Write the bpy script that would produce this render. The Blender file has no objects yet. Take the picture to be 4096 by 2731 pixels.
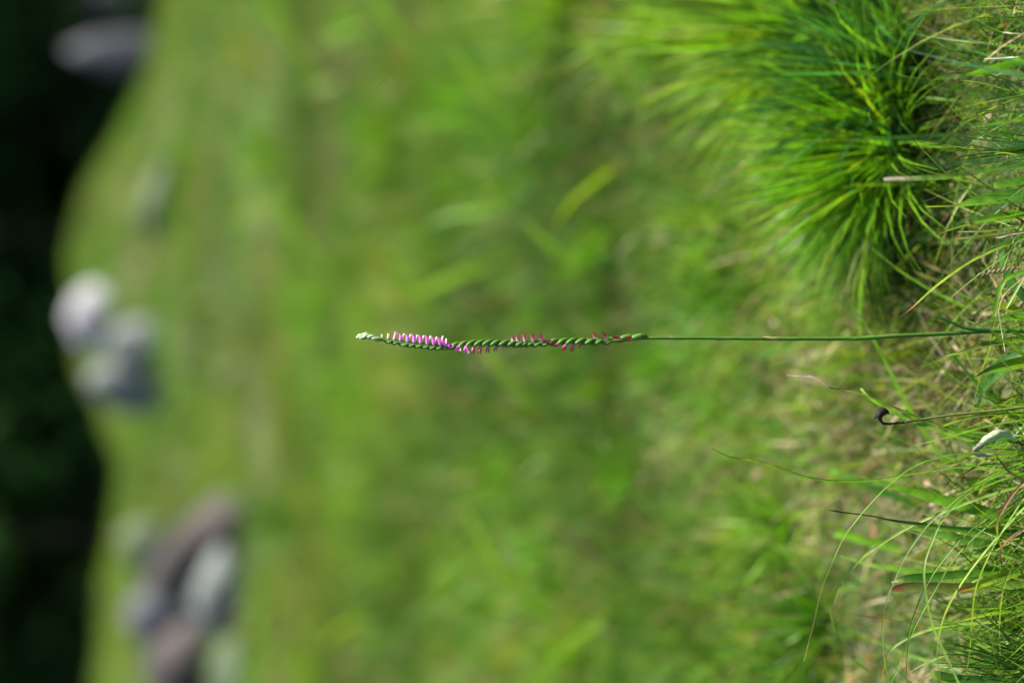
import bpy, math, random
import numpy as np
from mathutils import Vector
R = math.radians
random.seed(7)
rng = np.random.default_rng(11)
scene = bpy.context.scene
col = scene.collection

# ------------------------------------------------------------------ camera
# the photograph was taken upright and is shown lying on its side: up in the
# meadow is the left edge of the picture, so the camera is rolled 90 degrees
F = 7000.0                      # focal length in photo pixels (4096 wide)
FOCUS = 0.70
PITCH = math.atan((2048 - 600) / F)
fw = Vector((0, math.cos(PITCH), -math.sin(PITCH)))
up = Vector((0, math.sin(PITCH), math.cos(PITCH)))
rt = Vector((1, 0, 0))
def ray(x, y):
    return fw + up * ((2048 - x) / F) + rt * ((1365.5 - y) / F)
CAM = -ray(4250, 1335) * FOCUS  # the foot of the orchid is the origin
def at(x, y, d=0.0):            # point on the focus plane, d metres behind it
    return CAM + ray(x, y) * (FOCUS + d)
PX = FOCUS / F                  # metres per photo pixel in the focus plane

cd = bpy.data.cameras.new('camera')
cam = bpy.data.objects.new('camera', cd)
col.objects.link(cam)
cam.location = CAM
from mathutils import Matrix
m = Matrix((-up, rt, -fw)).transposed()
cam.rotation_euler = m.to_euler()
cd.sensor_width = 36.0
cd.lens = 36.0 * F / 4096
cd.clip_start = 0.01
cd.clip_end = 400
cd.dof.use_dof = True
cd.dof.focus_distance = FOCUS
cd.dof.aperture_fstop = (cd.lens / 1000) / 0.0165
scene.camera = cam

# ------------------------------------------------------------------ light
SUN_EL, SUN_AZ = R(50), R(91)   # azimuth clockwise from the view direction (+Y)
world = bpy.data.worlds.new('World'); scene.world = world
world.use_nodes = True
wn = world.node_tree
bg = wn.nodes['Background']
sky = wn.nodes.new('ShaderNodeTexSky')
sky.sky_type = 'NISHITA'; sky.sun_disc = False
sky.sun_elevation = SUN_EL; sky.sun_rotation = SUN_AZ
wn.links.new(sky.outputs[0], bg.inputs[0])
bg.inputs[1].default_value = 0.07
sl = bpy.data.lights.new('sun', 'SUN')
sl.energy = 5.0; sl.angle = R(0.5); sl.color = (1.0, 0.94, 0.82)
sun = bpy.data.objects.new('sun', sl); col.objects.link(sun)
sd = Vector((math.sin(SUN_AZ) * math.cos(SUN_EL), math.cos(SUN_AZ) * math.cos(SUN_EL), math.sin(SUN_EL)))
sun.rotation_euler = sd.to_track_quat('Z', 'Y').to_euler()
sun.location = (3, 1, 4)
scene.view_settings.view_transform = 'Standard'
scene.view_settings.look = 'None'
scene.view_settings.gamma = 1.0
scene.view_settings.exposure = 1.48
scene.render.engine = 'CYCLES'
scene.cycles.use_denoising = True
scene.cycles.max_bounces = 8
scene.cycles.transmission_bounces = 4
scene.cycles.diffuse_bounces = 4

# ------------------------------------------------------------------ materials
def mat_new(name):
    mt = bpy.data.materials.new(name); mt.use_nodes = True
    nt = mt.node_tree
    for n in list(nt.nodes): nt.nodes.remove(n)
    out = nt.nodes.new('ShaderNodeOutputMaterial')
    return mt, nt, out
def leaf_mat(name, trans=0.4, rough=0.45, tint=(1.25, 1.15, 0.6), noise=60.0, amount=0.35, spec=0.35):
    """thin leaf: colour attribute 'col', mottled, partly translucent"""
    mt, nt, out = mat_new(name)
    N = nt.nodes.new; L = nt.links.new
    a = N('ShaderNodeAttribute'); a.attribute_name = 'col'
    tc = N('ShaderNodeTexCoord')
    nz = N('ShaderNodeTexNoise'); nz.inputs['Scale'].default_value = noise; nz.inputs['Detail'].default_value = 3
    L(tc.outputs['Object'], nz.inputs['Vector'])
    mr = N('ShaderNodeMapRange')
    mr.inputs['From Min'].default_value = 0.3; mr.inputs['From Max'].default_value = 0.7
    mr.inputs['To Min'].default_value = 1 - amount; mr.inputs['To Max'].default_value = 1 + amount
    L(nz.outputs['Fac'], mr.inputs['Value'])
    mx = N('ShaderNodeMix'); mx.data_type = 'RGBA'; mx.blend_type = 'MULTIPLY'; mx.inputs['Factor'].default_value = 1
    L(a.outputs['Color'], mx.inputs['A']); L(mr.outputs[0], mx.inputs['B'])
    pb = N('ShaderNodeBsdfPrincipled')
    pb.inputs['Roughness'].default_value = rough
    pb.inputs['Specular IOR Level'].default_value = spec
    L(mx.outputs['Result'], pb.inputs['Base Color'])
    tr = N('ShaderNodeBsdfTranslucent')
    mt2 = N('ShaderNodeMix'); mt2.data_type = 'RGBA'; mt2.blend_type = 'MULTIPLY'; mt2.inputs['Factor'].default_value = 1
    L(mx.outputs['Result'], mt2.inputs['A']); mt2.inputs['B'].default_value = (*tint, 1)
    L(mt2.outputs['Result'], tr.inputs['Color'])
    ms = N('ShaderNodeMixShader'); ms.inputs[0].default_value = trans
    L(pb.outputs[0], ms.inputs[1]); L(tr.outputs[0], ms.inputs[2]); L(ms.outputs[0], out.inputs[0])
    return mt
def flesh_mat(name, rough=0.5, bump=0.15, bscale=2500.0, sss=0.0):
    mt, nt, out = mat_new(name)
    N = nt.nodes.new; L = nt.links.new
    a = N('ShaderNodeAttribute'); a.attribute_name = 'col'
    tc = N('ShaderNodeTexCoord')
    nz = N('ShaderNodeTexNoise'); nz.inputs['Scale'].default_value = bscale; nz.inputs['Detail'].default_value = 2
    L(tc.outputs['Object'], nz.inputs['Vector'])
    nz2 = N('ShaderNodeTexNoise'); nz2.inputs['Scale'].default_value = 350
    L(tc.outputs['Object'], nz2.inputs['Vector'])
    mr = N('ShaderNodeMapRange'); mr.inputs['To Min'].default_value = 0.7; mr.inputs['To Max'].default_value = 1.3
    L(nz2.outputs['Fac'], mr.inputs['Value'])
    mx = N('ShaderNodeMix'); mx.data_type = 'RGBA'; mx.blend_type = 'MULTIPLY'; mx.inputs['Factor'].default_value = 1
    L(a.outputs['Color'], mx.inputs['A']); L(mr.outputs[0], mx.inputs['B'])
    bp = N('ShaderNodeBump'); bp.inputs['Strength'].default_value = bump; bp.inputs['Distance'].default_value = 0.0002
    L(nz.outputs['Fac'], bp.inputs['Height'])
    pb = N('ShaderNodeBsdfPrincipled'); pb.inputs['Roughness'].default_value = rough; pb.inputs['Specular IOR Level'].default_value = .3
    L(mx.outputs['Result'], pb.inputs['Base Color']); L(bp.outputs[0], pb.inputs['Normal'])
    if sss:
        pb.inputs['Subsurface Weight'].default_value = sss
        pb.inputs['Subsurface Radius'].default_value = (1, 1, 0.6)
        pb.inputs['Subsurface Scale'].default_value = 0.0008
    L(pb.outputs[0], out.inputs[0])
    return mt
M_GRASS = leaf_mat('grass_blade', 0.5, 0.42, noise=180, tint=(1.08, 1.2, .5))
M_TURF = leaf_mat('turf', 0.42, 0.6, noise=25, spec=.2, tint=(.95, 1.2, .5))
M_DRY = leaf_mat('dry_blade', 0.25, 0.7, tint=(1, .9, .7), noise=200, spec=0.15)
M_PETAL = leaf_mat('petal', 0.35, 0.4, tint=(1.1, .8, 1.1), noise=900, amount=0.2)
M_STEM = flesh_mat('orchid_stem', 0.55, 0.25)
M_DEAD = flesh_mat('dead_tissue', 0.7, 0.6, 900)
M_TREE = leaf_mat('tree_leaf', 0.2, 0.8, noise=3, spec=.08)
def rock_mat(name, c1, c2, scale):
    mt, nt, out = mat_new(name)
    N = nt.nodes.new; L = nt.links.new
    tc = N('ShaderNodeTexCoord')
    nz = N('ShaderNodeTexNoise'); nz.inputs['Scale'].default_value = scale; nz.inputs['Detail'].default_value = 8
    L(tc.outputs['Object'], nz.inputs['Vector'])
    cr = N('ShaderNodeValToRGB')
    cr.color_ramp.elements[0].position = 0.35; cr.color_ramp.elements[0].color = (*c1, 1)
    cr.color_ramp.elements[1].position = 0.65; cr.color_ramp.elements[1].color = (*c2, 1)
    L(nz.outputs['Fac'], cr.inputs[0])
    bp = N('ShaderNodeBump'); bp.inputs['Strength'].default_value = 0.5; bp.inputs['Distance'].default_value = 0.02
    L(nz.outputs['Fac'], bp.inputs['Height'])
    pb = N('ShaderNodeBsdfPrincipled'); pb.inputs['Roughness'].default_value = 0.85
    L(cr.outputs[0], pb.inputs['Base Color']); L(bp.outputs[0], pb.inputs['Normal']); L(pb.outputs[0], out.inputs[0])
    return mt
M_WHITE_ROCK = rock_mat('pale_rock', (.25, .24, .27), (.37, .36, .39), 6)
M_GREY_ROCK = rock_mat('grey_rock', (.10, .112, .112), (.17, .19, .185), 7)
M_BROWN_ROCK = rock_mat('brown_rock', (.035, .028, .029), (.065, .052, .052), 6)
M_SHADE_ROCK = rock_mat('shade_dark_rock', (.045, .048, .062), (.08, .083, .10), 7)  # tree shade on the stone pair is put into this dark colour
M_BARK = rock_mat('bark', (.03, .022, .016), (.07, .05, .04), 9)

def ground_mat():
    mt, nt, out = mat_new('thatch_and_soil')
    N = nt.nodes.new; L = nt.links.new
    tc = N('ShaderNodeTexCoord')
    n1 = N('ShaderNodeTexNoise'); n1.inputs['Scale'].default_value = 22; n1.inputs['Detail'].default_value = 5
    n2 = N('ShaderNodeTexNoise'); n2.inputs['Scale'].default_value = 3.0; n2.inputs['Detail'].default_value = 4
    n3 = N('ShaderNodeTexNoise'); n3.inputs['Scale'].default_value = 160; n3.inputs['Detail'].default_value = 4
    for n in (n1, n2, n3): L(tc.outputs['Object'], n.inputs['Vector'])
    r1 = N('ShaderNodeValToRGB')
    e = r1.color_ramp.elements
    e[0].position = .32; e[0].color = (.035, .026, .014, 1)
    e[1].position = .66; e[1].color = (.15, .11, .055, 1)
    k = r1.color_ramp.elements.new(.5); k.color = (.085, .07, .028, 1)
    L(n1.outputs['Fac'], r1.inputs[0])
    r2 = N('ShaderNodeValToRGB')
    r2.color_ramp.elements[0].position = .3; r2.color_ramp.elements[0].color = (0, 0, 0, 1)
    r2.color_ramp.elements[1].position = .62; r2.color_ramp.elements[1].color = (1, 1, 1, 1)
    L(n2.outputs['Fac'], r2.inputs[0])
    mx = N('ShaderNodeMix'); mx.data_type = 'RGBA'
    mx.inputs['B'].default_value = (.035, .075, .012, 1)
    L(r2.outputs[0], mx.inputs['Factor']); L(r1.outputs[0], mx.inputs['A'])
    bp = N('ShaderNodeBump'); bp.inputs['Strength'].default_value = .8; bp.inputs['Distance'].default_value = .004
    L(n3.outputs['Fac'], bp.inputs['Height'])
    pb = N('ShaderNodeBsdfPrincipled'); pb.inputs['Roughness'].default_value = .9
    L(mx.outputs['Result'], pb.inputs['Base Color']); L(bp.outputs[0], pb.inputs['Normal']); L(pb.outputs[0], out.inputs[0])
    return mt
M_GROUND = ground_mat()

# ------------------------------------------------------------------ helpers
def tag(o, label=None, cat=None, group=None, kind=None):
    if label: o['label'] = label
    if cat: o['category'] = cat
    if group: o['group'] = group
    if kind: o['kind'] = kind
    return o
def mesh_obj(name, V, Fc, C, mt, parent=None, smooth=True, origin=None):
    V = np.asarray(V, dtype=np.float64).reshape(-1, 3)
    if origin is not None: V = V - np.array(origin)
    me = bpy.data.meshes.new(name)
    if isinstance(Fc, np.ndarray):
        k = Fc.shape[1]
        me.vertices.add(len(V)); me.vertices.foreach_set('co', V.astype(np.float32).ravel())
        me.loops.add(Fc.size); me.loops.foreach_set('vertex_index', Fc.astype(np.int32).ravel())
        me.polygons.add(len(Fc))
        me.polygons.foreach_set('loop_start', np.arange(0, Fc.size, k, dtype=np.int32))
        me.polygons.foreach_set('loop_total', np.full(len(Fc), k, dtype=np.int32))
        me.update(calc_edges=True)
    else:
        me.from_pydata(V.tolist(), [], Fc)
    if C is not None:
        C = np.asarray(C, dtype=np.float32).reshape(-1, 3)
        if len(C) == 1: C = np.repeat(C, len(V), 0)
        at_ = me.attributes.new('col', 'FLOAT_COLOR', 'POINT')
        at_.data.foreach_set('color', np.concatenate([C, np.ones((len(C), 1), np.float32)], 1).ravel())
    if smooth: me.polygons.foreach_set('use_smooth', np.ones(len(me.polygons), dtype=bool))
    me.materials.append(mt)
    o = bpy.data.objects.new(name, me); col.objects.link(o)
    if parent is not None: o.parent = parent
    if origin is not None: o.location = origin
    return o
def empty(name, loc=(0, 0, 0)):
    o = bpy.data.objects.new(name, None); o.location = loc; o.empty_display_size = .01
    col.objects.link(o); return o
def spline(P, n):
    """Catmull-Rom through P (k,d) -> n points evenly spaced along it"""
    P = np.asarray(P, float)
    Q = np.vstack([2 * P[0] - P[1], P, 2 * P[-1] - P[-2]])
    out = []
    for i in range(len(P) - 1):
        p0, p1, p2, p3 = Q[i:i + 4]
        for t in np.linspace(0, 1, 12, endpoint=False):
            out.append(.5 * (2 * p1 + (p2 - p0) * t + (2 * p0 - 5 * p1 + 4 * p2 - p3) * t * t + (3 * p1 - p0 - 3 * p2 + p3) * t ** 3))
    out.append(P[-1]); out = np.array(out)
    s = np.r_[0, np.cumsum(np.linalg.norm(np.diff(out[:, :3], axis=0), axis=1))]
    u = np.linspace(0, s[-1], n)
    return np.stack([np.interp(u, s, out[:, k]) for k in range(out.shape[1])], 1)
def vnoise(x, y, seed):
    """smooth value noise in [0,1]"""
    r = np.random.default_rng(seed); T = r.random((128, 128))
    xi = np.floor(x).astype(int); yi = np.floor(y).astype(int)
    fx = x - xi; fy = y - yi
    fx = fx * fx * (3 - 2 * fx); fy = fy * fy * (3 - 2 * fy)
    g = lambda a, b: T[a % 128, b % 128]
    return (g(xi, yi) * (1 - fx) + g(xi + 1, yi) * fx) * (1 - fy) + (g(xi, yi + 1) * (1 - fx) + g(xi + 1, yi + 1) * fx) * fy
def tube(P, rad, sides=8, cap=True):
    P = np.asarray(P, float); n = len(P)
    rad = np.broadcast_to(np.asarray(rad, float), (n,))
    T = np.gradient(P, axis=0); T /= np.linalg.norm(T, axis=1, keepdims=True) + 1e-12
    a = np.array([0, 1, 0.]) if abs(T[0][1]) < .9 else np.array([1, 0, 0.])
    V = []; prev = None
    for i in range(n):
        if prev is None: u = np.cross(T[i], a)
        else: u = prev - T[i] * np.dot(prev, T[i])
        u /= np.linalg.norm(u) + 1e-12; prev = u
        w = np.cross(T[i], u)
        for k in range(sides):
            q = 2 * math.pi * k / sides
            V.append(P[i] + rad[i] * (u * math.cos(q) + w * math.sin(q)))
    Fc = [(i * sides + k, i * sides + (k + 1) % sides, (i + 1) * sides + (k + 1) % sides, (i + 1) * sides + k) for i in range(n - 1) for k in range(sides)]
    if cap: Fc += [tuple(range(sides))[::-1], tuple(range((n - 1) * sides, n * sides))]
    return np.array(V), Fc

# ------------------------------------------------------------------ terrain
EDGE_Y = [-800, -100, 200, 420, 640, 800, 1000, 1200, 1450, 1650, 1850, 2050, 2300, 2731, 3500]
EDGE_X = [700, 690, 640, 560, 450, 360, 325, 315, 345, 440, 500, 490, 445, 415, 420]
CREST = 13.5
def ground_z(X, Y):
    X = np.asarray(X, float); Y = np.asarray(Y, float)
    d = np.maximum(Y - CAM.y, .5)
    py = 1365.5 - X / d * F                     # bearing, as a photo row
    ex = np.interp(py, EDGE_Y, EDGE_X)
    H = CAM.z + CREST * (600 - ex) / F
    t = np.clip((d - 2.0) / (CREST - 2.0), 0, 1)
    z = H * t * t * (3 - 2 * t) ** .5 / 1.0
    z = z + (vnoise(X * 6 + 40, Y * 6 + 40, 3) - .5) * .012 * np.clip(d, 0, 3)
    return z
def gz(x, y): return float(ground_z(x, y))
Z_ORIGIN = gz(0, 0)
ax = np.concatenate([np.linspace(-70, -6, 18), np.linspace(-5.6, -1.1, 24), np.linspace(-1, 1, 50), np.linspace(1.1, 5.6, 24), np.linspace(6, 70, 18)])
ay = np.concatenate([np.linspace(-6, -.8, 8), np.linspace(-.7, 1.5, 60), np.linspace(1.6, 15, 70), np.linspace(15.5, 90, 25)])
GX, GY = np.meshgrid(ax, ay)
GZ = ground_z(GX, GY)
nx, ny = len(ax), len(ay)
ii = np.arange((ny - 1) * nx).reshape(ny - 1, nx)[:, :-1].ravel()
gq = np.stack([ii, ii + 1, ii + nx + 1, ii + nx], 1)
ground = mesh_obj('meadow_ground', np.stack([GX, GY, GZ], -1), gq, None, M_GROUND)
tag(ground, kind='structure')
def on_ground(x, y, tmax=40):
    """where the sight line of a photo pixel meets the meadow"""
    r = ray(x, y); t = .3
    while t < tmax:
        p = CAM + r * t
        if p.z <= gz(p.x, p.y): return p, t
        t += .02 + t * .004
    return CAM + r * tmax, tmax

# ------------------------------------------------------------------ turf
GREEN = np.array([(.062, .165, .007), (.094, .20, .008), (.135, .215, .011), (.052, .13, .009), (.160, .21, .020), (.080, .19, .035)])
TAN = np.array([(.30, .235, .13), (.22, .16, .08), (.36, .30, .19), (.20, .105, .05)])
def blades(n, X, Y, h, w, lean, cols, segs=3, curl=.5, base=None):
    """n curved blades as strips; returns verts, quads, colours"""
    a = rng.random(n) * 2 * math.pi                       # lean bearing
    f = rng.random(n) * math.pi                           # facing
    Z0 = ground_z(X, Y) - .001
    k = segs + 1
    t = np.linspace(0, 1, k)[None, :]
    l = lean[:, None]
    out = h[:, None] * (l * (t * .55 + curl * t * t * .8))
    z = h[:, None] * t * (1 - .35 * np.minimum(l, 1.2) * t)
    px = X[:, None] + np.cos(a)[:, None] * out
    py = Y[:, None] + np.sin(a)[:, None] * out
    pz = Z0[:, None] + z
    hw = w[:, None] * .5 * np.array([[.8, 1, .75, .42, .12, .05][:k] if k <= 6 else None])[0] if k == 6 else w[:, None] * .5 * np.interp(np.linspace(0, 1, k), [0, .3, .7, 1], [.75, 1, .7, .06])[None, :]
    dx = np.cos(f)[:, None] * hw; dy = np.sin(f)[:, None] * hw
    A = np.stack([px - dx, py - dy, pz], -1); B = np.stack([px + dx, py + dy, pz], -1)
    V = np.stack([A, B], 2).reshape(n, k * 2, 3)
    b = (np.arange(n) * k * 2)[:, None]
    q = np.concatenate([b + np.array([[2 * i, 2 * i + 1, 2 * i + 3, 2 * i + 2]]) for i in range(segs)], 1).reshape(-1, 4)
    # paler sheath at the foot
    C = np.repeat(cols[:, None, :], k * 2, 1)
    sh = np.repeat(np.interp(np.linspace(0, 1, k), [0, .35, 1], [.55, 1, 1.0]), 2)[None, :, None]
    pale = np.array([.13, .155, .05]) if base is None else np.array(base)
    C = C * sh + pale * (1 - sh)
    return V.reshape(-1, 3), q, C.reshape(-1, 3)
def wedge(n, t0, t1, spread=.30, pad=.08, power=2.0):
    u = rng.random(n)
    t = (t0 ** power + u * (t1 ** power - t0 ** power)) ** (1 / power)
    X = (rng.random(n) * 2 - 1) * (spread * t + pad)
    Y = CAM.y + t
    return X, Y, t
def lush(X, Y):
    """0 thin and dry .. 1 lush"""
    v = .5 * vnoise(X * 3.1 + 10, Y * 2.2 + 10, 21) + .3 * vnoise(X * 9 + 5, Y * 7 + 5, 22) + .2 * vnoise(X * .9 + 60, Y * .6 + 60, 23)
    return np.clip((v - .30) / .36, 0, 1)
def colour_of(X, Y, n, dry):
    g = GREEN[rng.integers(0, len(GREEN), n)]
    hue = vnoise(X * 4 + 90, Y * 3 + 90, 31)[:, None]
    g = g * (0.5 + 1.0 * hue) * (.8 + .4 * rng.random((n, 1)))
    g[:, 0] *= (.75 + .6 * vnoise(X * 2.3 + 33, Y * 1.7 + 33, 32))
    tn = TAN[rng.integers(0, len(TAN), n)] * (.7 + .6 * rng.random((n, 1)))
    isdry = rng.random(n) < dry
    return np.where(isdry[:, None], tn, g)
def turf(name, n, t0, t1, h0, h1, w0, w1, segs, label, pad=.08, power=2.0, dens=.35):
    X, Y, t = wedge(n, t0, t1, pad=pad, power=power)
    L = lush(X, Y)
    keep = rng.random(n) < dens + (1 - dens) * L
    X, Y, t, L = X[keep], Y[keep], t[keep], L[keep]; n = len(X)
    h = (h0 + (h1 - h0) * rng.random(n) ** 1.6) * (.45 + .9 * L)
    w = w0 + (w1 - w0) * rng.random(n)
    lean = .2 + 1.2 * rng.random(n)
    cols = colour_of(X, Y, n, .30 - .22 * L)
    V, q, C = blades(n, X, Y, h, w, lean, cols, segs)
    o = mesh_obj(name, V, q, C, M_TURF)
    return tag(o, label, 'grass', kind='stuff')
turf('short_turf', 100000, .42, 1.6, .014, .05, .0008, .0020, 3, 'short fine green turf around the foot of the orchid', pad=.1, power=1.3, dens=.3)
turf('meadow_turf', 90000, 1.4, 4.5, .02, .075, .0020, .0045, 2, 'mown green and straw coloured meadow turf behind the orchid', pad=.2, dens=.4)
turf('far_meadow_grass', 150000, 4.3, 16.5, .04, .10, .005, .012, 2, 'far sunlit meadow grass running up to the dark wood', pad=.5, dens=.6)
# straw lying flat between the green
def straw():
    n = 9000
    X, Y, t = wedge(n, .45, 4.5, power=1.2)
    keep = rng.random(n) < 1.05 - .8 * lush(X, Y); X, Y = X[keep], Y[keep]; n = len(X)
    Z = ground_z(X, Y) + .002 + .006 * rng.random(n)
    a = rng.random(n) * math.pi * 2; l = (.005 + .016 * rng.random(n)) * np.clip(Y - CAM.y, .8, 2); w = (.0004 + .0007 * rng.random(n)) * np.clip(Y - CAM.y, .8, 3)
    d = np.stack([np.cos(a), np.sin(a), (rng.random(n) - .3) * .5], 1) * l[:, None]
    s = np.stack([-np.sin(a), np.cos(a), rng.random(n) * .6], 1) * w[:, None]
    P = np.stack([X, Y, Z], 1)
    V = np.stack([P - d - s * .4, P - d + s * .4, P + s, P - s, P + d + s * .3, P + d - s * .3], 1)
    b = (np.arange(n) * 6)[:, None]
    q = np.concatenate([b + [[0, 1, 2, 3]], b + [[3, 2, 4, 5]]], 1).reshape(-1, 4)
    C = np.repeat((TAN[rng.integers(0, 4, n)] * (.6 + .8 * rng.random((n, 1))))[:, None], 6, 1)
    tag(mesh_obj('dry_straw', V.reshape(-1, 3), q, C.reshape(-1, 3), M_DRY), 'dry straw and clippings lying between the turf', 'straw', kind='stuff')
straw()

# ------------------------------------------------------------------ dark wood behind the meadow
def crown_mesh(cx, cy, z0, z1, rx, ry, n, leaf, c0, c1, lobes=14):
    L = []
    for k in range(lobes):
        a = rng.random() * 6.283; r = rng.random() ** .5
        zz = rng.random()
        env = math.sin(math.pi * min(max(.12 + .8 * zz, 0), 1)) ** .6
        L.append((cx + rx * .75 * r * math.cos(a) * env, cy + ry * .75 * r * math.sin(a) * env, z0 + (z1 - z0) * zz, .28 + .25 * rng.random()))
    L = np.array(L)
    k = rng.integers(0, lobes, n)
    d = rng.normal(size=(n, 3)); d /= np.linalg.norm(d, axis=1, keepdims=True)
    rr = (.35 + .65 * rng.random(n) ** .5)[:, None]
    sc = np.stack([L[k, 3] * rx, L[k, 3] * ry, L[k, 3] * min(rx, (z1 - z0) * .5)], 1) * 1.25
    P = L[k, :3] + d * rr * sc
    nrm = d * .6 + rng.normal(size=(n, 3)) * .6 + np.array([0, 0, .4])
    nrm /= np.linalg.norm(nrm, axis=1, keepdims=True)
    u = np.cross(nrm, rng.normal(size=(n, 3))); u /= np.linalg.norm(u, axis=1, keepdims=True)
    v = np.cross(nrm, u)
    s = (leaf * (.6 + .8 * rng.random(n)))[:, None]
    V = np.stack([P - u * s, P + v * s * .5 + nrm * s * .12, P + u * s, P - v * s * .5 + nrm * s * .12], 1)
    q = (np.arange(n) * 4)[:, None] + np.arange(4)[None]
    c = np.array(c0) + (np.array(c1) - np.array(c0)) * rng.random((n, 1))
    return V.reshape(-1, 3), q, np.repeat(c[:, None], 4, 1).reshape(-1, 3)
def tree(x, y, h, spread, low, label, n=13000, leaf=.10, c0=(.030, .085, .022), c1=(.060, .16, .036), trunk_r=.16, group='trees of the dark wood behind the meadow'):
    z = gz(x, y) - .05
    root = empty('broadleaf_tree', (x, y, z)); tag(root, label, 'tree', group)
    pts = spline([(0, 0, 0), (.05, 0, h * .3), (-.08, .05, h * .6), (.05, 0, h * .92)], 10)
    TV, TF = tube(pts, np.interp(np.linspace(0, 1, 10), [0, .1, 1], [trunk_r * 1.4, trunk_r, trunk_r * .2]), 8)
    mesh_obj('trunk', TV, TF, None, M_BARK, root)
    for k in range(6):
        a = rng.random() * 6.283; s0 = h * (.28 + .5 * rng.random())
        p = spline([(0, 0, s0), (math.cos(a) * spread * .35, math.sin(a) * spread * .35, s0 + .25 * h * .5), (math.cos(a) * spread * .8, math.sin(a) * spread * .8, s0 + .22 * h)], 6)
        LV, LF = tube(p, np.linspace(trunk_r * .45, trunk_r * .1, 6), 6)
        mesh_obj('limb', LV, LF, None, M_BARK, root)
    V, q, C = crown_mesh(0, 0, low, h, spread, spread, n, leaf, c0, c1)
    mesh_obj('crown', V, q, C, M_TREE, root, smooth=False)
    return root
FRONT = 'leafy tree at the edge of the dark wood with low hanging branches'
BACK = 'tree deep inside the dark wood behind the meadow'
xs = [-6.6, -4.4, -2.9, -1.3, .6, 2.1, 3.7, 5.6, 7.6]
for k, x in enumerate(xs):
    tree(x, 16.6 + (k * 37 % 11) * .14, 6.6 + (k * 13 % 7) * .3, 1.9 + .1 * (k % 4), [.7, .9, .6, 1.0, 1.3, 1.15, 1.0, 1.2, .9][k], FRONT)
for k, x in enumerate(np.linspace(-9.5, 10, 9)):
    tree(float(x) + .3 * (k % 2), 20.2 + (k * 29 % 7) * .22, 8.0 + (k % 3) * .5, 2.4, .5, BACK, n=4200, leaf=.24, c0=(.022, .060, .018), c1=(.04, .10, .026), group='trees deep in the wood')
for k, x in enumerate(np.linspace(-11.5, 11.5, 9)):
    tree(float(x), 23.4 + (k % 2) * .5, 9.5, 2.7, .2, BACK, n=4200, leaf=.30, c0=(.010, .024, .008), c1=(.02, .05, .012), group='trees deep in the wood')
SAP = 'young dark leafed tree standing out in front of the wood'
for x, y, h, sp_, lo in [(-1.75, 15.3, 3.4, 1.0, 1.25), (-3.1, 15.1, 3.6, 1.1, 1.15), (2.7, 15.9, 3.6, 1.0, 1.5), (.95, 16.0, 3.8, 1.0, 1.75)]:
    tree(x, y, h, sp_, lo, SAP, n=7000, leaf=.06, c0=(.028, .080, .024), c1=(.050, .125, .036), trunk_r=.018, group='young trees in front of the wood')
def shrub(x, y, h, r, label, c0, c1, n=2600):
    z = gz(x, y) - .03
    root = empty('shrub', (x, y, z)); tag(root, label, 'shrub', 'shrubs under the wood edge')
    for k in range(5):
        a = k * 1.3; p = spline([(0, 0, 0), (.2 * r * math.cos(a), .2 * r * math.sin(a), h * .4), (.55 * r * math.cos(a), .55 * r * math.sin(a), h * .8)], 5)
        SV, SF = tube(p, np.linspace(.02, .006, 5), 5); mesh_obj('stem', SV, SF, None, M_BARK, root)
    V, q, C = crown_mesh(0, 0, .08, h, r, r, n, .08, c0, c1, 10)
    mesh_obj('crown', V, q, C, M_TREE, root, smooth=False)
SH = 'low dark shrub in the shade under the wood edge'
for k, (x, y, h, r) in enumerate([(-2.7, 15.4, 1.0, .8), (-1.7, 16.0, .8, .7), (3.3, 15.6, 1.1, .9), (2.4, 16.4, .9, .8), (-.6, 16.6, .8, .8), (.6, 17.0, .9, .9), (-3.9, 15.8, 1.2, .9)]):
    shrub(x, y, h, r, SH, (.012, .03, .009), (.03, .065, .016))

# ------------------------------------------------------------------ rocks lying on the meadow
def boulder(name, x0, x1, y0, y1, label, mt, seed, depth=.8, flat=.0, d=None, cat='rock', tilt=0):
    """x0 = top, x1 = foot in photo columns; y0..y1 = photo rows; distance from where the foot meets the meadow"""
    p, t = on_ground(x1, (y0 + y1) / 2)
    if d: t = d; p = CAM + ray(x1, (y0 + y1) / 2) * t
    hgt = (x1 - x0) / F * t; wid = (y1 - y0) / F * t
    r = np.random.default_rng(seed)
    n_u, n_v = 20, 12
    V = []
    K = r.normal(size=(16, 3)); K /= np.linalg.norm(K, axis=1, keepdims=True); D = .68 + .30 * r.random(16)
    for i in range(n_v + 1):
        th = math.pi * i / n_v
        for j in range(n_u):
            ph = 2 * math.pi * j / n_u
            q = np.array([math.sin(th) * math.cos(ph), math.sin(th) * math.sin(ph), math.cos(th)])
            c = K @ q
            rad = min(1.0, float(np.min(np.where(c > .2, D / np.maximum(c, .2), 9))))   # facets
            V.append(q * rad * (1 + .04 * r.normal()))
    V = np.array(V)
    V /= np.abs(V).max(0)
    V[:, 0] *= wid * .5; V[:, 1] *= wid * .5 * depth; V[:, 2] = (V[:, 2] * .62 + .38) * hgt
    if tilt:
        V[:, 2] += V[:, 0] * tilt
    Fc = [(i * n_u + j, (i + 1) * n_u + j, (i + 1) * n_u + (j + 1) % n_u, i * n_u + (j + 1) % n_u) for i in range(n_v) for j in range(n_u)]
    o = mesh_obj(name, V, Fc, None, mt)
    o.location = (p.x, p.y + wid * .5 * depth * .6, p.z)
    return tag(o, label, cat)
M_MOSS_ROCK = rock_mat('mossy_rock', (.045, .07, .028), (.085, .11, .065), 6)
boulder('boulder', 245, 475, 1120, 1420, 'large whitish rounded boulder at the top of the meadow', M_WHITE_ROCK, 3)
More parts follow.
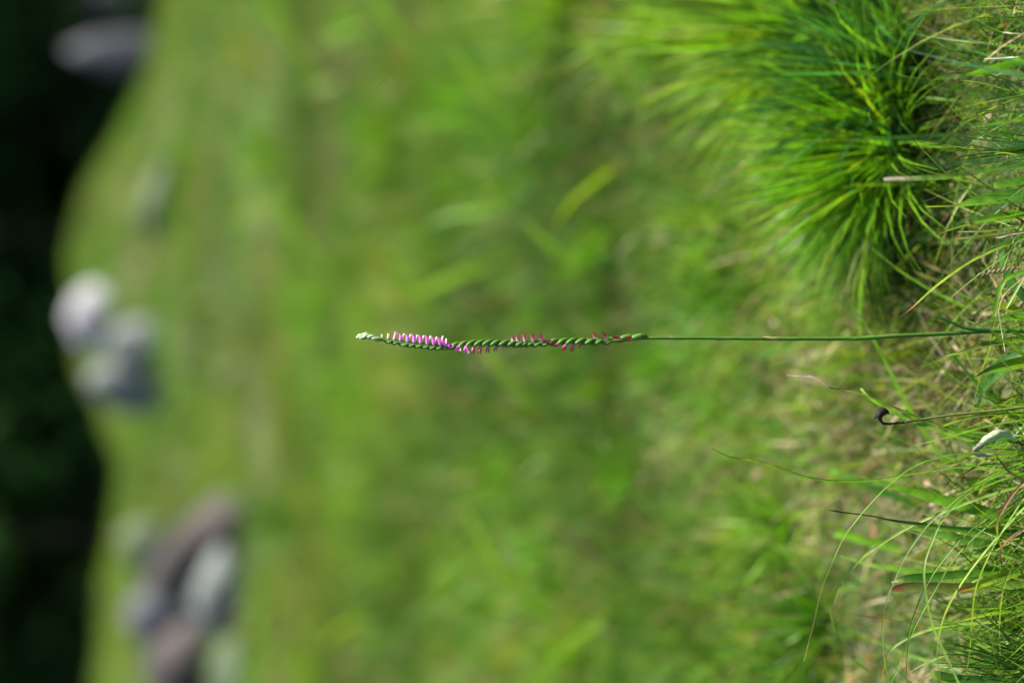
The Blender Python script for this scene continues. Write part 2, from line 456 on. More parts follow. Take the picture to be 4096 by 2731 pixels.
boulder('boulder', 420, 675, 1270, 1490, 'grey block of stone at the foot of the whitish boulder, nearer to it', M_GREY_ROCK, 4, depth=.6)
boulder('boulder', 350, 680, 1430, 1670, 'taller grey stone beside the grey block and whitish boulder', M_GREY_ROCK, 5, tilt=.35)
boulder('boulder', 330, 690, -160, 135, 'dim bluish grey stone coloured as if shaded at the wood edge, larger of the pair', M_SHADE_ROCK, 6, d=15.4, tilt=.2)
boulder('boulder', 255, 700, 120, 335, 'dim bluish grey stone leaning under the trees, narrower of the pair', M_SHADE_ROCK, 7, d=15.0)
boulder('boulder', 560, 700, 650, 980, 'low mossy grey stone sunk in the meadow grass', M_MOSS_ROCK, 8)
boulder('boulder', 470, 700, 2070, 2310, 'small mossy grey stone between the wood and the rock pile', M_MOSS_ROCK, 9)
boulder('boulder', 640, 985, 1930, 2440, 'long purplish brown rock at the front of the rock pile', M_BROWN_ROCK, 10, tilt=-.6)
boulder('boulder', 760, 1020, 2180, 2560, 'pale grey rock in front of the long brown rock', M_GREY_ROCK, 11)
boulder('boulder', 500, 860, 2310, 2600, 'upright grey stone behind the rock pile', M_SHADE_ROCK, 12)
boulder('boulder', 570, 900, 2430, 2840, 'dark reddish brown rock in the middle of the rock pile', M_BROWN_ROCK, 13, tilt=-.2)
boulder('boulder', 830, 1010, 2540, 2900, 'low mossy grey rock at the foot of the dark reddish rock', M_MOSS_ROCK, 14)

# ------------------------------------------------------------------ orchid
orchid = empty('orchid_plant', (0, 0, Z_ORIGIN))
tag(orchid, 'slender spiral orchid with tiny pink flowers twisting up a green stalk', 'orchid')
OFF = np.array([0, 0, -Z_ORIGIN])
SPX = [(1432, 1349), (1459, 1344), (1499, 1352), (1564, 1364), (1617, 1374), (1670, 1380), (1723, 1386), (1775, 1388), (1828, 1383), (1881, 1376), (1934, 1374), (1986, 1373),
       (2039, 1374), (2128, 1374), (2218, 1370), (2307, 1366), (2396, 1366), (2456, 1363), (2515, 1358), (2575, 1353), (2650, 1352), (2780, 1352), (2918, 1353), (3172, 1354.5),
       (3427, 1353), (3586, 1343), (3808, 1333), (3904, 1326), (3999, 1322), (4096, 1324), (4180, 1329), (4275, 1335)]
def dd(x): return np.interp(x, [1400, 1800, 3400, 4250], [.006, 0, 0, 0.0])
axis = spline([(*at(x, y, dd(x)), x) for x, y in SPX], 260)          # xyz + photo column
def ax_at(x):
    P = np.array([np.interp(x, axis[:, 3], axis[:, k]) for k in range(3)])
    Q = np.array([np.interp(x - 6, axis[:, 3], axis[:, k]) for k in range(3)])
    T = Q - P; T /= np.linalg.norm(T)
    return P, T                                                        # T points up the stalk
def e_dir(phi, T):
    a = np.array([1, 0, 0.]); a -= T * np.dot(a, T); a /= np.linalg.norm(a)
    b = np.array(-fw); b -= T * np.dot(b, T) + a * np.dot(b, a); b /= np.linalg.norm(b)
    return a * math.cos(phi) + b * math.sin(phi)
rad = np.interp(axis[:, 3], [1425, 1500, 1800, 2500, 2600, 3300, 4250], [2.2, 4.0, 5.2, 6.0, 6.3, 7.6, 9.5]) * PX
sv, sf = tube(axis[:, :3] + OFF, rad, 12)
gcol = np.array([.042, .108, .009])
sc = np.repeat(np.interp(axis[:, 3], [1500, 2600, 3800, 4250], [1.15, 1.0, .9, 1.3])[:, None] * gcol, 12, 0)
mesh_obj('stalk', sv, sf, sc, M_STEM, orchid)
# sheathing bracts hugging the stalk
def sheath(x_base, x_tip, phi0, tipcol):
    n = 14; V = []; C = []; m_ = 7
    for i in range(n):
        u = i / (n - 1); x = x_base + (x_tip - x_base) * u
        P, T = ax_at(x)
        r0 = float(np.interp(x, axis[:, 3], rad)) * (1.13 + .22 * u * u)
        half = math.pi * (1.0 if u < .35 else max(.03, 1.0 - (u - .35) / .65))
        for j in range(m_):
            V.append(P + e_dir(phi0 + half * (2 * j / (m_ - 1) - 1), T) * r0 + OFF)
            C.append(gcol * (1.15 + .25 * u) * (1 - u ** 4) + np.array(tipcol) * u ** 4)
    Fc = [(i * m_ + j, i * m_ + j + 1, (i + 1) * m_ + j + 1, (i + 1) * m_ + j) for i in range(n - 1) for j in range(m_ - 1)]
    mesh_obj('sheath', V, Fc, C, M_STEM, orchid)
sheath(2732, 2672, .9, (.12, .2, .06)); sheath(2934, 2868, 2.6, (.15, .2, .08))
sheath(3184, 3050, .7, (.35, .22, .14)); sheath(3586, 3370, 2.3, (.10, .22, .03))
def strip(P, w, side, fold=.25):
    """three-wide leaf strip along P; side = width direction"""
    P = np.asarray(P, float); n = len(P)
    T = np.gradient(P, axis=0); T /= np.linalg.norm(T, axis=1, keepdims=True) + 1e-12
    S = np.broadcast_to(np.asarray(side, float), (n, 3)).copy()
    S -= T * np.sum(S * T, 1, keepdims=True); S /= np.linalg.norm(S, axis=1, keepdims=True) + 1e-12
    Nn = np.cross(T, S)
    w = np.asarray(w, float)[:, None]
    V = np.stack([P - S * w / 2 + Nn * w * fold, P, P + S * w / 2 + Nn * w * fold], 1).reshape(-1, 3)
    Fc = [(i * 3 + j, i * 3 + j + 1, (i + 1) * 3 + j + 1, (i + 1) * 3 + j) for i in range(n - 1) for j in range(2)]
    return V, Fc
# the free leaf tip that leaves the stalk low down
lp = spline([tuple(at(x, y, -.002)) for x, y in [(3960, 1322), (3904, 1319), (3859, 1311), (3815, 1293), (3777, 1278), (3745, 1268), (3722, 1264)]], 16)
V, Fc = strip(lp + OFF, np.interp(np.linspace(0, 1, 16), [0, .3, .7, 1], [16, 14, 10, 1.5]) * PX, rt * .5 + up * .6, .35)
mesh_obj('leaf', V, Fc, np.array([[.035, .125, .022]]), M_GRASS, orchid)
# basal leaves of the rosette
for a, l, w in ((.4, .055, .007), (2.2, .06, .008), (3.9, .05, .007), (5.3, .045, .006)):
    P = spline([(0, 0, .002), (math.cos(a) * l * .5, math.sin(a) * l * .5, .022), (math.cos(a) * l, math.sin(a) * l, .016)], 10)
    V, Fc = strip(P, np.interp(np.linspace(0, 1, 10), [0, .5, 1], [.5, 1, .06]) * w, (-math.sin(a), math.cos(a), 0), .2)
    mesh_obj('leaf', V, Fc, np.array([[.05, .15, .02]]), M_GRASS, orchid)

# florets: photo column where the mouth leaves the stalk, bearing round it, stage, size, lean up the stalk
FL = [(1525, -30, 'bud', .62, .3), (1549, -24, 'bud', .85, .1), (1574, -18, 'young', 1.05, -.05), (1599, -14, 'open', .92, 0), (1628, -10, 'open', .95, 0),
      (1655, -5, 'open', 1.0, 0), (1681, 0, 'open', 1.0, 0), (1708, 4, 'open', 1.03, 0), (1735, 10, 'open', 1.0, 0), (1762, 20, 'open', 1.05, 0),
      (1784, 48, 'open', 1.0, .1), (1810, 84, 'open', .98, .15), (1836, 112, 'open', .98, .15), (1863, 138, 'open', 1.0, .1), (1893, 156, 'spent', 1.02, .12), (1922, 170, 'spent', 1.02, .15),
      (1953, 184, 'spent', .95, .15), (1984, 200, 'spent', .85, .12), (2010, 238, 'spent', .85, .1), (2034, 285, 'spent', .85, 0), (2050, 315, 'spent', .85, 0),
      (2070, 335, 'spent', .85, .1), (2100, 350, 'spent', .98, .12), (2134, 363, 'spent', 1.05, .2), (2170, 378, 'spent', 1.0, .35), (2204, 425, 'spent', .85, .9),
      (2232, 478, 'spent', .85, .5), (2262, 508, 'spent', 1.05, .35), (2294, 538, 'spent', 1.05, .3), (2326, 582, 'spent', .8, .6), (2352, 650, 'spent', .8, .2),
      (2382, 700, 'withered', 1.0, .3), (2428, 728, 'withered', 1.05, .6), (2482, 778, 'withered', 1.05, 1.4), (2528, 792, 'withered', 1.05, 1.1)]
PINK0 = {'bud': (.80, .68, .66), 'young': (.80, .42, .66), 'open': (.62, .32, .66), 'spent': (.62, .42, .58), 'withered': (.55, .36, .48)}
PINK1 = {'bud': (.80, .50, .58), 'young': (.78, .22, .56), 'open': (.74, .16, .62), 'spent': (.48, .02, .17), 'withered': (.30, .01, .07)}
PINK2 = {'bud': (.85, .78, .74), 'young': (.78, .24, .55), 'open': (.72, .12, .55), 'spent': (.22, .005, .05), 'withered': (.16, .035, .012)}
def grad(stage, u):
    a, b, c = (np.array(k[stage]) for k in (PINK0, PINK1, PINK2))
    return a + (b - a) * min(u / .55, 1) if u < .55 else b + (c - b) * (u - .55) / .45
def petal(P0, Z, D, S, L, a0, halfw, r, flare, stage, tipw=.06, n=9, m_=5, colfn=None, bend=0.0):
    """strip curved round the floret axis: a0 bearing (0 = dorsal), r(u) radius"""
    V = []; C = []
    for i in range(n):
        u = i / (n - 1)
        hw = halfw * (np.interp(u, [0, .5, .8, 1], [1, 1, .8, tipw]))
        rr = r * np.interp(u, [0, .12, .5, 1], [.55, .85, 1.0, 1.0]) + flare * u ** 2.2
        for j in range(m_):
            q = a0 + hw * (2 * j / (m_ - 1) - 1)
            V.append(P0 + Z * (L * u) + (D * math.cos(q) + S * math.sin(q)) * rr + D * bend * u * u)
            C.append(grad(stage, u) if colfn is None else colfn(u))
    Fc = [(i * m_ + j, i * m_ + j + 1, (i + 1) * m_ + j + 1, (i + 1) * m_ + j) for i in range(n - 1) for j in range(m_ - 1)]
    return np.array(V), Fc, np.array(C)
fr = np.random.default_rng(5)
for idx, (x, deg, stage, size, lean) in enumerate(FL):
    phi = R(deg)
    last = idx >= 33
    wrap = R(250) if idx < 31 else R([200, 150, 75, 60][idx - 31])
    back = (60 if idx < 31 else [62, 66, 62, 60][idx - 31]) * (.75 if stage == 'bud' else 1)
    fat = np.interp(x, [1500, 1600, 1900, 2300, 2530], [6.0, 7.6, 9.0, 9.6, 11.5 if not last else 13.5]) * (.97 + .08 * fr.random())
    n = 16; P = []; rr = []; cc = []
    for i in range(n):
        u = i / (n - 1)
        xx = x + back * (1 - u)
        A, T = ax_at(xx)
        ro = np.interp(u, [0, .25, .8, 1], [4.5, 7.5, 9.0, 9.5]) * (1.0 if not last else 1.35)
        ph = phi - wrap * (1 - u) ** 1.0 * (1 if u < .9 else 1)
        P.append(A + e_dir(ph, T) * ro * PX)
        rr.append(fat * PX * np.interp(u, [0, .12, .42, .8, .95, 1], [.35, .66, 1.0, .9, .72, .6]))
        cc.append(gcol * np.interp(u, [0, .6, 1], [1.0, 1.2, 1.6]) + np.array([.012, .012, .006]) * u)
    P = np.array(P)
    V, Fc = tube(P + OFF, rr, 10)
    # bract clasping the ovary, a little proud of it
    fl = mesh_obj('flower', V, Fc, np.repeat(np.array(cc), 10, 0), M_STEM, orchid)
    fl['label'] = {'bud': 'green ovary with a white closed bud', 'young': 'just opening pink flower', 'open': 'open pink flower with white lip', 'spent': 'spent purple flower on swelling ovary', 'withered': 'withered brown tipped flower on fat green ovary'}[stage]
    A, T = ax_at(x)
    e = e_dir(phi, T)
    Z = e + T * lean; Z /= np.linalg.norm(Z)
    D = T - Z * np.dot(T, Z); D /= np.linalg.norm(D)
    S = np.cross(Z, D)
    P0 = P[-1] - Z * 2.0 * PX + OFF
    k = size * PX
    L = {'bud': 27, 'young': 33, 'open': 34, 'spent': 36, 'withered': 35}[stage] * k
    r0 = {'bud': 5.0, 'young': 6.4, 'open': 8.6, 'spent': 7.6, 'withered': 6.4}[stage] * k
    j = lambda s: 1 + s * (fr.random() - .5)
    if stage in ('bud', 'young'):
        V, Fc, C = petal(P0, Z, D, S, L, 0, 1.75, r0, 0, stage, tipw=.5)
        mesh_obj('hood', V, Fc, C, M_PETAL, fl)
        V, Fc, C = petal(P0, Z, D, S, L * .95, math.pi, 1.7, r0 * .94, 0, stage, tipw=.45)
        mesh_obj('sepal', V, Fc, C, M_PETAL, fl)
    else:
        wl = stage == 'withered'
        op = stage == 'open'
        V, Fc, C = petal(P0, Z, D, S, L * j(.1), 0, 1.5 if op else 1.45, r0, (1.6 if op else -1.5) * k, stage, bend=(1.8 if op else 2.0) * k * j(.6))
        mesh_obj('hood', V, Fc, C, M_PETAL, fl)
        for s in (-1, 1):
            V, Fc, C = petal(P0, Z, D, S, L * (.86 if op else .95) * j(.14), s * (2.05 if op else 2.2), .5 if op else .62, r0 * 1.04, (.3 if op else (-2.2 if not wl else -1)) * k, stage, bend=-.6 * k * j(1), tipw=.2)
            mesh_obj('sepal', V, Fc, C, M_PETAL, fl)
        if op:
            wc = lambda u: np.array([.62, .40, .62]) * (1 - u) + np.array([.92, .90, .92]) * u
            V, Fc, C = petal(P0, Z, D, S, L * 1.04 * j(.1), math.pi, 1.35, r0 * .9, 1.0 * k, stage, tipw=.95, colfn=lambda u: wc(max(0, min(1, (u - .3) * 2.4))), bend=-1.4 * k)
            # frilled, rolled rim
            V[-5:] += -Z * .8 * k - D * 2.6 * k + np.outer(np.array([.6, -.4, .7, -.5, .5]), Z) * 1.6 * k
            V[-10:-5] += -D * 1.6 * k + np.outer(np.array([-.5, .5, -.4, .6, -.5]), Z) * 1.0 * k
            mesh_obj('lip', V, Fc, C, M_PETAL, fl)
        else:
            bc = lambda u: np.array([.45, .2, .3]) * (1 - u) + np.array([.10, .03, .012]) * u
            V, Fc, C = petal(P0, Z, D, S, L * .8, math.pi, 1.0, r0 * .7, -1.0 * k, stage, tipw=.5, colfn=bc)
            V[-5:] += fr.normal(size=(5, 3)) * 1.6 * k
            mesh_obj('lip', V, Fc, C, M_DEAD, fl)
# green-white buds crowding the tip
for q, (bx, by, tx, ty, w, dz, wh) in enumerate([(1462, 1352, 1424, 1350, 7, -.0008, .7), (1460, 1345, 1430, 1343, 7, .0002, .9), (1468, 1350, 1436, 1355, 6, -.001, .8), (1476, 1340, 1441, 1341, 6.5, .0006, .9),
                                                 (1486, 1338, 1450, 1349, 8, -.0010, 1.), (1480, 1336, 1453, 1335, 6, .001, .3), (1508, 1346, 1468, 1349, 8.5, -.0012, .6), (1500, 1355, 1472, 1356, 7, .0008, .5),
                                                 (1530, 1356, 1484, 1354, 8.5, -.0012, .55), (1545, 1362, 1498, 1359, 8, .0004, .1), (1476, 1350, 1446, 1354, 8, 0, 0.05)]):
    A = np.array(at(bx, by, dz + dd(bx))); B = np.array(at(tx, ty, dz + dd(tx)))
    mid = (A + B) / 2 + np.array(rt) * 3 * PX
    P = spline([A, mid, B], 12)
    u = np.linspace(0, 1, 12)
    V, Fc = tube(P + OFF, w * PX * np.interp(u, [0, .3, .75, .95, 1], [.4, .85, 1.0, .7, .25]), 9)
    C = [gcol * 1.6 * (1 - wh * s) + np.array([.56, .60, .42]) * wh * s for s in np.interp(u, [0, .35, .8, 1], [0, .15, .95, 1])]
    b = mesh_obj('bud', V, Fc, np.repeat(np.array(C), 9, 0), M_STEM, orchid)

# ------------------------------------------------------------------ grass blades one can pick out
COL = {'G': (.095, .225, .010), 'B': (.135, .32, .010), 'Y': (.24, .33, .014), 'D': (.036, .120, .012), 'P': (.19, .31, .05), 'O': (.11, .135, .025), 'T': (.36, .26, .14),
       'N': (.075, .030, .012), 'K': (.52, .37, .31), 'R': (.16, .045, .025), 'W': (.55, .50, .40), 'A': (.40, .17, .02), 'X': (.012, .007, .006)}
Z4 = lambda p: (2700 + p[0] * .5935, p[1] * .5935)
Z5 = lambda p: (2900 + p[0] * .5102, 800 + p[1] * .5102)
Z6 = lambda p: (2700 + p[0] * .5935, 1450 + p[1] * .5935)
Z7 = lambda p: (2900 + p[0] * .5085, 2000 + p[1] * .5085)
br = np.random.default_rng(77)
def root_path(P3, lead=None):
    """carry a traced blade on from its last point down into the turf"""
    P = [np.array(p) for p in P3]
    d = P[-1] - P[-2]; d /= np.linalg.norm(d)
    p = P[-1].copy(); g = 0
    while p[2] > gz(p[0], p[1]) + .001 and g < 60:
        d = d * .86 + np.array([0, 0, -1.]) * .14; d /= np.linalg.norm(d)
        p = p + d * .006; P.append(p.copy()); g += 1
    P.append(p + np.array([0, 0, -.004]))
    return P
def grass_blade(pts, w, stops, label, tr=None, d0=0.0, d1=None, fold=.22, prof=None, face=None, group=None, name='grass_shoot', mt=None, cat='grass shoot'):
    """pts tip -> root in photo pixels; w widest in photo pixels; d0 depth of tip, d1 of root behind the focus plane"""
    if tr: pts = [tr(p) for p in pts]
    if d1 is None: d1 = d0
    k = len(pts)
    P3 = [at(x, y, d0 + (d1 - d0) * i / (k - 1)) for i, (x, y) in enumerate(pts)]
    vis = sum((Vector(P3[i + 1]) - Vector(P3[i])).length for i in range(k - 1))
    P3 = root_path(P3)
    n = max(14, min(40, 6 + 3 * k))
    P = spline(P3, n)
    tot = float(np.sum(np.linalg.norm(np.diff(P, axis=0), axis=1)))
    u = np.linspace(0, 1, n) * tot / vis                           # 1 = end of the traced length
    if prof is None: prof = ([0, .06, .3, .75, 1.1, 2], [.10, .35, .8, 1, .95, .7])
    W = np.interp(u, *prof) * w * PX
    # width runs across the view unless told otherwise, turned a little at random
    T = np.gradient(P, axis=0); T /= np.linalg.norm(T, axis=1, keepdims=True)
    S = np.cross(T, np.array(fw)); S /= np.linalg.norm(S, axis=1, keepdims=True) + 1e-9
    if face is None:
        best = max((.75, -.75), key=lambda q: abs(float(np.mean((np.cross(T, S * math.cos(q) + np.array(fw)[None] * math.sin(q)) @ np.array(sd))))))
        tw = best * (.55 + .5 * br.random())
    else: tw = face
    S = S * math.cos(tw) + np.array(fw)[None] * math.sin(tw)
    W = W / math.cos(tw)
    o = P[-1] + np.array([0, 0, .004])
    V, Fc = strip(P, W, S, fold)
    C = np.stack([np.interp(u, [s for s, _ in stops], [COL[c][q] for _, c in stops]) for q in range(3)], 1)
    C = C * (.9 + .2 * br.random())
    ob = mesh_obj(name, V, Fc, np.repeat(C, 3, 0), mt or M_GRASS, origin=o)
    return tag(ob, label, cat, group)
TH = [(0, 'N'), (.05, 'N'), (.09, 'G'), (1, 'G')]
# beside the stalk, on its right
grass_blade([(1350, 932), (1455, 855), (1650, 680), (1900, 500), (2100, 400), (2344, 300)], 9.5, [(0, 'N'), (.10, 'N'), (.14, 'A'), (.19, 'Y'), (.6, 'Y'), (1, 'G')], 'yellow green blade with a withered brown tip leaning towards the orchid stalk', Z5)
grass_blade([(1730, 808), (1800, 740), (1970, 600), (2150, 470), (2344, 310)], 5.5, [(0, 'N'), (.12, 'T'), (.3, 'P'), (1, 'P')], 'thin pale green blade with tan tip beside the withered brown tipped one', Z5)
grass_blade([(1630, 800), (1710, 845), (1880, 935), (2030, 1005), (2200, 1095), (2300, 1150)], 8, [(0, 'T'), (.08, 'T'), (.15, 'O'), (.3, 'P'), (1, 'G')], 'pale blade with blunt tan tip passing behind the orchid stalk foot', Z5, d0=.012)
grass_blade([(1620, 1070), (1750, 1170), (1870, 1310), (2010, 1470), (2120, 1568), (2250, 1690)], 13, [(0, 'N'), (.1, 'O'), (.3, 'D'), (1, 'G')], 'dark green blade slanting out from behind the orchid stalk', Z5, d0=.04, d1=.03)
grass_blade([(1720, 1222), (1850, 1198), (2000, 1150), (2200, 1115), (2344, 1100), (2480, 1090)], 26, [(0, 'Y'), (.3, 'O'), (1, 'G')], 'pointed olive leaf with a pale fold pointing up beside the stalk', Z5, fold=.4, prof=([0, .1, .4, .8, 1.2, 2], [.06, .3, .8, 1, .9, .4]), name='grass_leaf', cat='leaf')
grass_blade([(1960, 1386), (2100, 1325), (2250, 1290), (2380, 1270), (2500, 1260)], 52, [(0, 'O'), (.3, 'G'), (1, 'Y')], 'broad folded pointed leaf, green above and yellow below', Z5, fold=.3, prof=([0, .1, .4, .8, 1.2, 2.2], [.05, .3, .75, 1, .95, .3]), name='grass_leaf', cat='leaf', face=.2)
grass_blade([(2000, 738), (2100, 800), (2200, 850), (2320, 880), (2420, 900)], 32, [(0, 'O'), (.2, 'Y'), (1, 'Y')], 'sunlit yellow leaf with brown edge bent across the tangle', Z5, prof=([0, .15, .5, 1, 2], [.08, .5, 1, .9, .4]), name='grass_leaf', cat='leaf')
grass_blade([(2100, 946), (2180, 935), (2280, 925), (2400, 915)], 28, [(0, 'O'), (.3, 'G'), (1, 'G')], 'short green leaf just right of the orchid foot', Z5, prof=([0, .2, .6, 1, 2], [.05, .6, 1, .9, .4]), name='grass_leaf', cat='leaf', d0=-.005)
grass_blade([(2050, 985), (2110, 1060), (2200, 1130), (2320, 1215), (2420, 1300)], 15, [(0, 'Y'), (.4, 'B'), (1, 'Y')], 'bright narrow blade crossing in front of the orchid stalk foot', Z5, d0=-.012, fold=.4)
grass_blade([(2190, 990), (2270, 1045), (2344, 1090), (2430, 1150)], 20, [(0, 'D'), (1, 'G')], 'short dark leaf in front of the orchid foot', Z5, d0=-.015, name='grass_leaf', cat='leaf')
grass_blade([(2195, 1190), (2160, 980), (2145, 860), (2190, 740), (2300, 640)], 3.2, [(0, 'W'), (1, 'T')], 'hair thin dry white stalk bent across the orchid foot', Z5, d0=-.01, prof=([0, 1, 2], [.8, 1, 1]), mt=M_DRY, name='dry_stalk', cat='stalk')
grass_blade([(2150, 720), (2200, 480), (2280, 270), (2340, 180)], 7, [(0, 'N'), (.2, 'T'), (.5, 'Y'), (1, 'Y')], 'yellow blade with brown tip hanging over from the cut leaves', Z5)
grass_blade([(2110, 910), (2140, 760), (2190, 630), (2300, 580), (2400, 540)], 15, [(0, 'B'), (1, 'G')], 'bent bright green blade with blunt drooping end', Z5, d0=-.02, prof=([0, .1, .6, 1, 2], [.8, 1, 1, .9, .5]))
grass_blade([(2165, 920), (2230, 810), (2344, 610), (2420, 500)], 11, [(0, 'T'), (.15, 'T'), (.3, 'P'), (1, 'P')], 'pale ridged blade with dry tan tip above the orchid foot', Z5)
grass_blade([(1920, 188), (2040, 160), (2200, 135), (2344, 118), (2460, 105)], 25, [(0, 'N'), (.04, 'P'), (.12, 'G'), (1, 'G')], 'wide green blade cut off square with a brown end', Z5, prof=([0, .02, 1, 2], [.75, 1, 1, .7]), fold=.35)
grass_blade([(1640, 280), (1720, 250), (1830, 212), (1925, 190), (2060, 170)], 4.5, [(0, 'N'), (.2, 'A'), (.4, 'Y'), (1, 'Y')], 'thin yellow stalk growing past the square cut green blade', Z5, d0=.004, prof=([0, .2, 1, 2], [.4, 1, 1, 1]), name='grass_stalk', cat='stalk')
grass_blade([(1820, 250), (2040, 245), (2200, 225), (2330, 205), (2440, 190)], 12, [(0, 'W'), (.2, 'P'), (.5, 'O'), (1, 'P')], 'dull pale green blade below the square cut one', Z5, d0=.01)
grass_blade([(1770, 308), (2000, 285), (2200, 252), (2340, 225)], 10, [(0, 'A'), (.12, 'T'), (.3, 'O'), (1, 'G')], 'soft olive blade with orange tip beside the dry pink straw', Z5, d0=.03)
grass_blade([(2118, 295), (2180, 282), (2215, 270), (2310, 255), (2420, 240)], 13, [(0, 'W'), (.2, 'K'), (.3, 'T'), (.45, 'K'), (1, 'T')], 'short broken piece of pinkish dry straw', Z5, prof=([0, .02, .25, .33, .42, .9, 2], [.5, 1, .9, .35, .9, .8, .5]), mt=M_DRY, name='dry_straw_piece', cat='straw')
grass_blade([(1580, 55), (1700, 50), (1830, 46), (1960, 30), (2150, 15), (2344, 0)], 22, [(0, 'Y'), (.3, 'Y'), (.36, 'B'), (1, 'G')], 'broad green blade narrowing to a long yellow thread tip', Z5, prof=([0, .3, .34, .6, 1, 2], [.2, .22, .75, 1, 1, .6]), d0=.01)
grass_blade([(2060, 30), (2180, 85), (2344, 170), (2440, 220)], 5, [(0, 'Y'), (1, 'O')], 'thin yellowish stalk slanting under the long thread tipped blade', Z5, name='grass_stalk', cat='stalk')
# dried grass spike
sp = spline([tuple(at(*Z5(p))) for p in [(1978, 592), (2080, 570), (2200, 545), (2344, 520)]], 20)
spk = empty('seed_spike', tuple(sp[-1])); tag(spk, 'dried brown grass seed spike with beaded seeds', 'seed spike')
full = np.array(root_path(sp)); o_ = sp[-1]
V, Fc = tube(full - o_, 1.6 * PX, 6); mesh_obj('stalk', V, Fc, np.array([COL['T']]), M_DEAD, spk)
for i in range(1, 16):
    p = sp[i]; T = sp[i] - sp[i - 1]; T /= np.linalg.norm(T); s = np.cross(T, np.array(fw)) * (1 if i % 2 else -1)
    V, Fc = tube([p - T * 9 * PX + s * 1.5 * PX, p + s * 4 * PX, p + T * 12 * PX + s * 3 * PX], np.array([1.2, 4.2, .6]) * PX, 6)
    mesh_obj('seed', V - o_, Fc, np.array([COL['T']]) * (.5 + .4 * br.random()), M_DEAD, spk)
# upper right of the orchid
grass_blade([(1840, 485), (1990, 488), (2200, 530), (2352, 590)], 6, [(0, 'T'), (.05, 'D'), (1, 'D')], 'thin straight dark blade below the wide soft blade', Z4)
grass_blade([(1915, 540), (2080, 565), (2352, 640)], 9, [(0, 'T'), (.04, 'Y'), (1, 'G')], 'yellow green blade with a blunt pale tip beside the dark tuft', Z4)
grass_blade([(1960, 505), (2150, 455), (2352, 398), (2470, 370)], 30, [(0, 'G'), (1, 'B')], 'wide soft green blade reaching across thin dark blades', Z4, d0=-.04, d1=-.02)
grass_blade([(2185, 475), (2260, 500), (2352, 530), (2450, 560)], 30, [(0, 'P'), (1, 'G')], 'short pale rounded leaf beside the wide soft blade', Z4, d0=-.02, prof=([0, .15, .6, 1, 2], [.3, 1, 1, .9, .5]), name='grass_leaf', cat='leaf')
grass_blade([(1860, 360), (2050, 450), (2200, 560), (2352, 680)], 5, [(0, 'P'), (.1, 'D'), (1, 'D')], 'hair thin dark blade slanting across the wide soft blade', Z4, d0=-.01)
grass_blade([(1910, 738), (2100, 750), (2352, 770)], 8, [(0, 'A'), (.04, 'T'), (.08, 'D'), (1, 'G')], 'thin blade with a tiny orange dry tip', Z4)
grass_blade([(2205, 222), (2270, 228), (2352, 235), (2450, 240)], 8, [(0, 'W'), (1, 'T')], 'straight pale straw lying near the wide soft blade', Z4, mt=M_DRY, name='dry_straw_piece', cat='straw', prof=([0, .05, 1, 2], [.7, 1, 1, 1]))
grass_blade([(2085, 400), (2200, 395), (2352, 383), (2450, 376)], 7, [(0, 'W'), (1, 'W')], 'whitish straw below the slanting tan straw', Z4, mt=M_DRY, name='dry_straw_piece', cat='straw', prof=([0, .05, 1, 2], [.7, 1, 1, 1]), d0=.01)
grass_blade([(2080, 420), (2200, 320), (2330, 240), (2450, 170)], 9, [(0, 'T'), (1, 'T')], 'tan straw slanting over the whitish straw', Z4, mt=M_DRY, name='dry_straw_piece', cat='straw', prof=([0, .05, 1, 2], [.7, 1, 1, 1]), d0=.015)
grass_blade([(1840, 700), (1900, 820), (2000, 960), (2060, 1040), (2200, 1170)], 5, [(0, 'N'), (.3, 'R'), (.5, 'O'), (1, 'O')], 'thin reddish brown stalk beside the dark needle tuft', Z4, d0=.01, name='grass_stalk', cat='stalk')
grass_blade([(1530, 870), (1620, 965), (1720, 1065), (1840, 1180), (2050, 1330), (2250, 1440), (2352, 1500)], 8, [(0, 'N'), (.12, 'N'), (.16, 'A'), (.2, 'P'), (.6, 'P'), (1, 'O')], 'long straight pale stalk with dark brown tip before the bright tussock', Z4, prof=([0, .15, .2, 1, 2], [.3, .5, .9, 1, 1]), name='grass_stalk', cat='stalk')
grass_blade([(1880, 1100), (2010, 1190), (2150, 1290), (2280, 1380)], 7, [(0, 'N'), (1, 'N')], 'short dark brown dead stalk beside the long straight pale stalk', Z4, mt=M_DRY, name='dry_stalk', cat='stalk')
grass_blade([(2150, 1262), (2250, 1245), (2352, 1228), (2460, 1210)], 32, [(0, 'P'), (.1, 'G'), (1, 'G')], 'stubby mown grass leaf with a pale square end', Z4, prof=([0, .03, 1, 2], [.8, 1, 1, .6]), name='grass_leaf', cat='leaf')
grass_blade([(1690, 1395), (1850, 1390), (1930, 1385), (2100, 1345), (2352, 1305)], 38, [(0, 'Y'), (.3, 'O'), (.36, 'G'), (1, 'D')], 'broad dark blade with a thin yellow thread at its end', Z4, prof=([0, .33, .38, .6, 1, 2], [.14, .16, .6, 1, 1, .6]), d0=-.01)
grass_blade([(1990, 1500), (2120, 1475), (2352, 1430), (2450, 1410)], 24, [(0, 'N'), (.04, 'T'), (.1, 'G'), (1, 'B')], 'cut green blade with a ragged brown end', Z4, prof=([0, .05, 1, 2], [.6, 1, 1, .7]))
grass_blade([(2000, 1160), (2150, 1145), (2352, 1128), (2450, 1120)], 18, [(0, 'G'), (1, 'B')], 'plain green blade running just under the dark needle tuft', Z4, d0=-.005)
grass_blade([(2000, 862), (2150, 840), (2352, 808), (2450, 795)], 16, [(0, 'B'), (1, 'G')], 'soft bright blade just over the dark needle tuft', Z4, d0=-.03)
